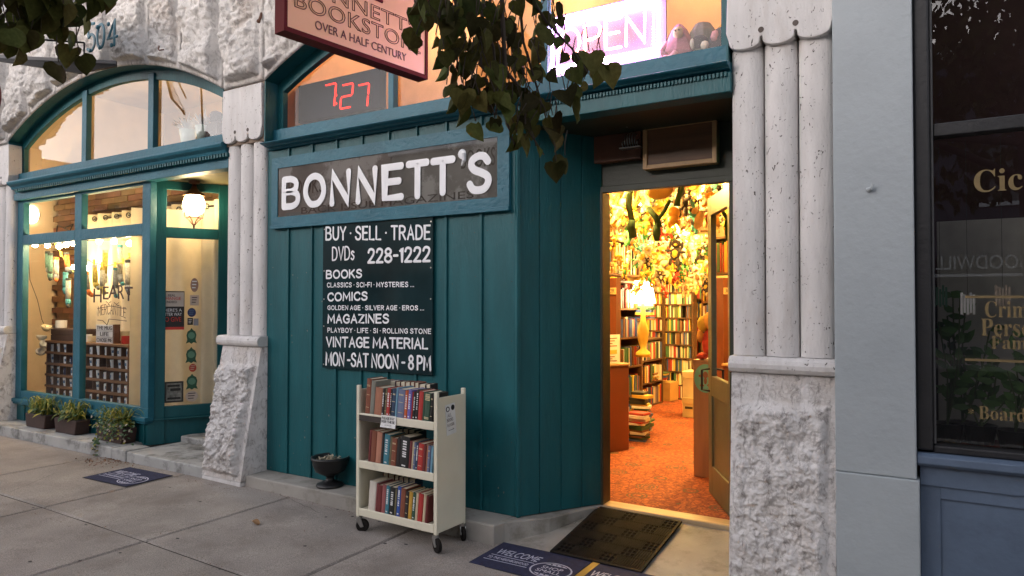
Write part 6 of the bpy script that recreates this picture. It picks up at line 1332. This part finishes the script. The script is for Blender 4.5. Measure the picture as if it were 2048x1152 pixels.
# ================================================================== PLANTERS
LG = mat('strap leaf green', (.10, .16, .03), .5, .3, 12, trans=.25); LY = mat('yellow green leaf', (.30, .28, .05), .5, .3, 12, trans=.25); LB_ = mat('broad leaf', (.10, .17, .08), .5, .3, 8, trans=.2); PLB = mat('planter brown', (.045, .022, .017), .7, .2, 10, .2, 60)
def planter(px, py, label, seed, w_=.46, trail=False, broad=4):
    r_ = random.Random(seed); p = onZ(px, py, .17); t = thing('planter', label, 'planter', (p.x, .055, .17), group='planters along the mug shop kerb')
    mb = MB(); mb.prism([(-w_/2+.03, 0), (w_/2-.03, 0), (w_/2, .15), (-w_/2, .15)], V((0, -.075, 0)), UX, UZ, V((0, 1, 0)), .15); mb.build('planter_box', PLB, t, bevel=.008)
    mb = MB(); mb.box(-w_/2+.01, w_/2-.01, -.07, .07, .151, .156); mb.build('soil', DARK, t)
    lf = MB()
    for k in range(130):
        b0 = V((r_.uniform(-w_*.4, w_*.4), r_.uniform(-.05, .05), .155)); a_ = r_.uniform(0, 6.28); rr = r_.uniform(.07, .27); hh = r_.uniform(.07, .25); d = V((math.cos(a_), math.sin(a_)*.8, 0)); s_ = V((-d.y, d.x, 0)).normalized()*r_.uniform(.005, .011); lf.cur = r_.choice((0, 0, 1)); N_ = 5; vs_ = []
        for j in range(N_+1):
            q = j/N_; c_ = b0+d*rr*q+UZ*(hh*math.sin(q*2.3)*.9-.05*q*q); wd = (1-q)**.5; vs_ += [c_-s_*wd, c_+s_*wd]
        lf.add(vs_, [(2*j, 2*j+1, 2*j+3, 2*j+2) for j in range(N_)])
    lf.build('strap_leaves', [LG, LY], t, kind='stuff')
    bl_ = MB()
    for k in range(broad*5):
        b0 = V((r_.uniform(-w_*.35, w_*.4), r_.uniform(-.07, .05), .17+r_.uniform(0, .09))); a_ = r_.uniform(-3, 0.2); d = V((math.cos(a_), math.sin(a_), r_.uniform(-.3, .5))).normalized(); s_ = d.cross(UZ).normalized()*r_.uniform(.022, .036); L_ = r_.uniform(.07, .12); bl_.cur = r_.choice((0, 0, 1))
        bl_.add([b0, b0+d*L_*.3+s_, b0+d*L_*.65+s_*.9, b0+d*L_-UZ*.02, b0+d*L_*.65-s_*.9, b0+d*L_*.3-s_, b0+d*L_*.5-UZ*.006], [(0, 1, 6), (1, 2, 6), (2, 3, 6), (3, 4, 6), (4, 5, 6), (5, 0, 6)])
    bl_.build('broad_leaves', [LB_, LY], t)
    if trail:
        tr = MB()
        for k in range(480):
            q = r_.random(); c_ = V((w_*.12+r_.gauss(0, .13), -.09+r_.gauss(0, .035), .15+r_.gauss(0, .07))) if q < .75 else V((w_*.0+r_.gauss(0, .03), -.17-r_.random()*.05, .06-r_.random()*.24)); d = V((r_.uniform(-1, 1), r_.uniform(-1, 1), r_.uniform(-1, 1))).normalized()*.017; e_ = d.orthogonal().normalized()*.011; tr.cur = r_.choice((0, 0, 0, 1, 2)); tr.quad(c_-d, c_-e_, c_+d, c_+e_)
        tr.build('trailing_stems', [LB_, LY, mat('dry pale leaf', (.38, .32, .26), .8)], t, kind='stuff')
planter(40, 860, 'leftmost brown planter with grassy leaves under the mug shop window', 1); planter(125, 868, 'middle brown planter with strappy leaves below the mug shop window', 2, broad=5); planter(213, 885, 'rightmost planter spilling broad leaves and stems over the kerb', 3, trail=True, broad=8, w_=.5)
mb = MB(); r_ = random.Random(8)
for k in range(160):
    c_ = onZ(215+r_.gauss(0, 28), 922+r_.gauss(0, 5), .066); c_.y = min(c_.y, -.165); d = V((r_.uniform(-1, 1), r_.uniform(-1, 1), .2)).normalized()*.014; e_ = V((-d.y, d.x, 0))*.6; mb.quad(c_-d, c_-e_, c_+d, c_+e_)
tag(mb.build('leaf_litter', mat('rusty litter', (.16, .08, .04), .9, .4, 40)), 'rusty dry leaf litter on the pavement at the kerb', 'leaf litter', kind='stuff')
mb = MB(); r_ = random.Random(55)
for (px0, py0, px1, py1) in ((300, 1082, 420, 1060), (560, 1001, 640, 1035), (20, 1000, 110, 960), (930, 1110, 860, 1150), (1180, 1062, 1100, 1072)):
    A_, B2 = onZ(px0, py0, 0), onZ(px1, py1, 0); P_ = []
    for k in range(15): q = k/14; c_ = A_.lerp(B2, q)+V((r_.uniform(-.012, .012), r_.uniform(-.012, .012), 0)); P_.append(c_)
    for k in range(14):
        a_, b_ = P_[k], P_[k+1]; n_ = V((-(b_-a_).y, (b_-a_).x, 0)).normalized()*.0014; z_ = .0012
        f_ = lambda q: V((q.x, q.y, (sz(q.x) if q.y < -.02 else lz(q.y)-.0)+.0025)); mb.quad(f_(a_-n_), f_(b_-n_), f_(b_+n_), f_(a_+n_))
tag(mb.build('pavement_cracks', DARK), 'thin wandering hairline cracks in the pavement slabs', 'cracks', kind='stuff')
mb = MB()
for k in range(420):
    x_ = r_.uniform(-6.5, -2.3); y_ = -.105-abs(r_.gauss(0, .03)) if r_.random() < .6 else r_.choice((-1.29, -1.29, r_.uniform(-2.5, -.2)))+r_.gauss(0, .012); c_ = V((x_, y_, sz(x_)+.004))
    if x_ < -4.93: c_.y -= .12
    d = V((r_.uniform(-1, 1), r_.uniform(-1, 1), r_.uniform(0, .5))).normalized()*r_.uniform(.002, .007); e_ = V((-d.y, d.x, .001))*.7; mb.quad(c_-d, c_-e_, c_+d, c_+e_)
tag(mb.build('pavement_grit', mat('rusty litter', 0)), 'small grit and leaf crumbs along the step and slab joints', 'grit', kind='stuff')
t = thing('fallen_leaf', 'single curled tan leaf lying on the pavement left of the cart', 'leaf', onZ(512, 1046, sz(-4)+.012)); mb = MB(); mb.grid(lambda a_, b_: ((a_-.5)*.075, (b_-.5)*.05*math.sin(math.pi*(a_*.9+.05)), .010*math.sin(a_*6)+.012*(b_-.5)**2*4), 8, 6); mb.build('leaf_blade', mat('dry tan leaf', (.30, .17, .08), .8), t)
mb = MB(); r_ = random.Random(12)
for px, py in ((400, 1018), (66, 1032), (172, 1067), (160, 1137), (440, 1148), (675, 1028), (652, 1043), (758, 1050), (770, 1092), (812, 1093), (705, 1041), (340, 990), (60, 1140), (610, 1100), (530, 980), (240, 1120), (355, 1090), (840, 1120)):
    c_ = onZ(px, py, .0); c_.z = sz(c_.x)+.0025; c_.x += 0; n_ = 9; ra, rb = r_.uniform(.010, .018), r_.uniform(.007, .012); mb.add([c_+V((ra*math.cos(2*math.pi*k/n_)*r_.uniform(.8, 1.1), rb*math.sin(2*math.pi*k/n_), 0)) for k in range(n_)], [tuple(range(n_))])
tag(mb.build('gum_spots', mat('old gum', (.05, .045, .045), .9)), 'dark flattened gum spots scattered over the pavement slabs', 'gum spots', kind='stuff')

# ================================================================== TREE (street tree whose twigs hang into view)
tr = thing('street_tree', 'street tree with heart shaped dark leaves hanging over the shopfronts', 'tree', (1.0, -5.0, 0))
BARK = mat('bark', (.06, .045, .035), .9, .3, 10, .6, 40)
T0 = V((1.0, -5.0, 0)); mb = MB(); mb.tube([(0, 0, -.02), (.02, 0, 1.0), (-.05, .05, 2.2), (-.1, .1, 3.4), (0, .1, 5.0)], [.16, .12, .105, .08, .04], 14); mb.build('trunk', BARK, tr, smooth=True)
mb = MB(); N_ = 10; vs_ = []
pl = [(0, .12), (.22, .0), (.46, .10), (.52, .34), (.40, .62), (.18, .86), (0, 1.05), (-.18, .86), (-.40, .62), (-.52, .34), (-.46, .10), (-.22, .0)]
mb.add([(x, y, .42*abs(x)+.10*math.sin(y*3)) for x, y in pl]+[(0, .45, -.0), (0, .8, .02)], [(0, 1, 2, 12), (2, 3, 4, 12), (4, 5, 13, 12), (5, 6, 13), (6, 7, 13), (7, 8, 12, 13), (8, 9, 10, 12), (10, 11, 0, 12)])
def leafmat(nm, c_): return mat(nm, c_, .75, .25, 6, rnd=.6, trans=.22, spec=.12)
LEAF = leafmat('redbud leaf', (.068, .070, .018)); lo = mb.build('leaf', LEAF, tr, smooth=True); lme = lo.data; bpy.data.objects.remove(lo)
r_ = random.Random(31); nleaf = 0
limbs = []
def lw(px, py, dist): return CAM+ray(px, py).normalized()*dist
br = MB()
def branch(pts, r0, r1): n_ = len(pts); br.tube([p-T0 for p in pts], [r0+(r1-r0)*k/(n_-1) for k in range(n_)], 7)
J = T0+V((-.08, .08, 2.9)); hub = lw(985, -260, 2.3); hub2 = lw(80, -160, 2.6)
branch([J, J.lerp(hub, .5)+UZ*.35, hub], .045, .018); branch([J+UZ*.4, J.lerp(hub2, .5)+UZ*.6, hub2], .045, .018)
def leaf_at(p, size, hang=True, dd=None):
    global nleaf
    if nleaf >= 300: return
    tocam = (CAM-p).normalized()
    yax = (V((r_.uniform(-.55, .55), r_.uniform(-.45, .45), -1))).normalized() if hang else V((r_.uniform(-1, 1), r_.uniform(-.5, .5), r_.uniform(-.9, .2))).normalized()
    nz = V((r_.uniform(-1.3, 1.3), r_.uniform(-1, 1), r_.uniform(-.3, .8))); nz = (nz-yax*nz.dot(yax)).normalized(); xax = yax.cross(nz)
    M_ = Matrix((xax, yax, nz)).transposed().to_4x4(); M_.translation = p-T0; M_ = M_ @ Matrix.Scale(size, 4)
    o = bpy.data.objects.new('leaf', lme); COL.objects.link(o); o.parent = tr; o.matrix_basis = M_; nleaf += 1
    q0 = p-T0; br.tube([q0, q0-yax*size*.45+V((0, 0, .012)), q0-yax*size*.8+V((r_.uniform(-.02, .02), 0, .03))], .0016, 4)
twigs = []
for (ax, ay, bx, by, d, n_, sp_) in ((950, -60, 1030, 295, 2.1, 38, 34), (890, -80, 925, 170, 2.0, 22, 24), (1010, -60, 1085, 265, 2.2, 28, 26), (1050, -20, 1165, 150, 2.15, 16, 18), (860, -60, 895, 40, 2.1, 14, 20), (1010, 140, 1070, 310, 2.0, 20, 28), (990, -40, 980, 130, 2.2, 22, 50), (960, 130, 1000, 230, 2.1, 10, 26)):
    A = lw(ax, ay, d); B = lw(bx, by, d+r_.uniform(-.05, .1)); pts = [hub, hub.lerp(A, .6)+UZ*.08, A]+[A.lerp(B, q)+V((r_.uniform(-.02, .02), r_.uniform(-.03, .03), .03*math.sin(q*3))) for q in (.25, .5, .75, 1)]; branch(pts, .008, .002)
    for k in range(n_):
        q = r_.random()**.8; c_ = A.lerp(B, q)+V((r_.gauss(0, sp_/1378*d*.75), r_.gauss(0, .10), r_.gauss(0, .03))); leaf_at(c_, r_.uniform(.036, .080))
for px, py in ((838, 40), (833, 75), (1208, 150), (1192, 145), (905, 205), (925, 225), (958, 205), (1178, 125), (1130, 200), (1140, 225), (893, 140), (902, 165)): leaf_at(lw(px, py-22, 2.1), .075)
for (ax, ay, bx, by, d, n_, sp_) in ((90, -80, 0, 40, 2.5, 20, 24), (100, -70, 70, 65, 2.5, 16, 12), (60, -80, 30, 75, 2.55, 16, 18), (40, -60, -20, 50, 2.4, 14, 18), (130, -110, 100, 0, 2.5, 14, 18), (60, -60, 60, 50, 2.6, 14, 22)):
    A = lw(ax, ay, d); B = lw(bx, by, d); branch([hub2, hub2.lerp(A, .6), A, A.lerp(B, .5), B], .008, .002)
    for k in range(n_): q = r_.random()**.8; leaf_at(A.lerp(B, q)+V((r_.gauss(0, sp_/1378*d*.75), r_.gauss(0, .10), r_.gauss(0, .03))), r_.uniform(.055, .08))
br.build('branch', BARK, tr, smooth=True)
cr = MB(); mbv = pl
for k in range(9000):
    while True:
        q = V((r_.uniform(-1, 1), r_.uniform(-1, 1), r_.uniform(-1, 1)))
        if .15 < q.length < 1: break
    c_ = V((-.3+q.x*3.0, -1.7+q.y*2.3, 4.55+q.z*1.75))
    if noise.noise(c_*1.3) < -.02: continue
    s_ = r_.uniform(.07, .12); d = V((r_.uniform(-1, 1), r_.uniform(-1, 1), -.8)).normalized()*s_; e_ = d.orthogonal().normalized()*s_*.55; cr.quad(c_-d, c_-e_, c_+d, c_+e_)
cr.build('crown', LEAF, tr, kind='stuff')

# ================================================================== ACROSS THE STREET (seen in the glass)
def far_house(x0, x1, h, col, label, gable=False, sign=None):
    t = thing('far_building', label, 'building', group='buildings across the street'); Y1 = -21.0; m = mat('far wall %s' % label[:12], col, .9, .15, 2)
    mb = MB(); mb.box(x0, x1, Y1-9, Y1, 0, h)
    if gable: mb.prism([(0, 0), (x1-x0, 0), ((x1-x0)/2, 2.4)], V((x0, Y1-9, h)), UX, UZ, V((0, 1, 0)), 9)
    mb.build('wall', m, t); n_ = max(2, int((x1-x0)/2.6)); wm = mat('far window glass', (.05, .06, .07), .1)
    for fl in range(int((h-3.6)/3.2)+1):
        for k in range(n_):
            cx = x0+(k+.5)*(x1-x0)/n_; z = 4.6+fl*3.2
            if z+1.8 > h: continue
            mb = MB(); mb.box(cx-.55, cx+.55, Y1, Y1+.04, z, z+1.7); wo_ = mb.build('window', wm, t); mb = MB(); mb.box(cx-.65, cx+.65, Y1, Y1+.12, z-.12, z-.001); mb.build('sill', WHITE, wo_)
    mb = MB(); mb.box(x0+.4, x1-.4, Y1, Y1+.05, .5, 3.0); mb.build('shop_window', wm, t); mb = MB(); mb.box(x0, x1, Y1, Y1+.3, h-.3, h); mb.build('cornice', WHITE, t); return t
far_house(-66, -55, 10.6, (.30, .14, .08), 'red brick building far to the left across the street', gable=True); far_house(-54.9, -38, 9.6, (.32, .22, .14), 'tan brick row across the street at the left')
far_house(-37.9, -22, 9.2, (.28, .13, .08), 'brown brick building across the street'); far_house(-21.9, -8, 8.8, (.4, .35, .28), 'buff building across the street opposite the arches'); far_house(-7.9, 9, 9.4, (.10, .10, .13), 'dark building across the street opposite the office window'); far_house(9.1, 26, 9.0, (.25, .15, .1), 'brick building across the street at the right')
t = thing('street_sign_letters', 'pale GOODWILL lettering on the dark building across the street, seen mirrored', 'sign'); mb = MB()
pt = onY(1965, 525, .12); d_ = (pt-CAM); tt = (pt.y-(-20.9))/d_.y; cpt = V((pt.x+d_.x*tt, -20.9, pt.z+d_.z*tt)); type_mesh(mb, 'GOODWILL', cpt+V((1.2, 0, -.2)), V((-1, 0, 0)), UZ, V((0, 1, 0)), .42, 2.4, .02); mb.build('letters', WHITE, t)
mb = MB(); mb.box(cpt.x-1.3, cpt.x+1.3, -20.93, -20.88, cpt.z-.42, cpt.z-.34); mb.build('sign_tube', WHITE, t)
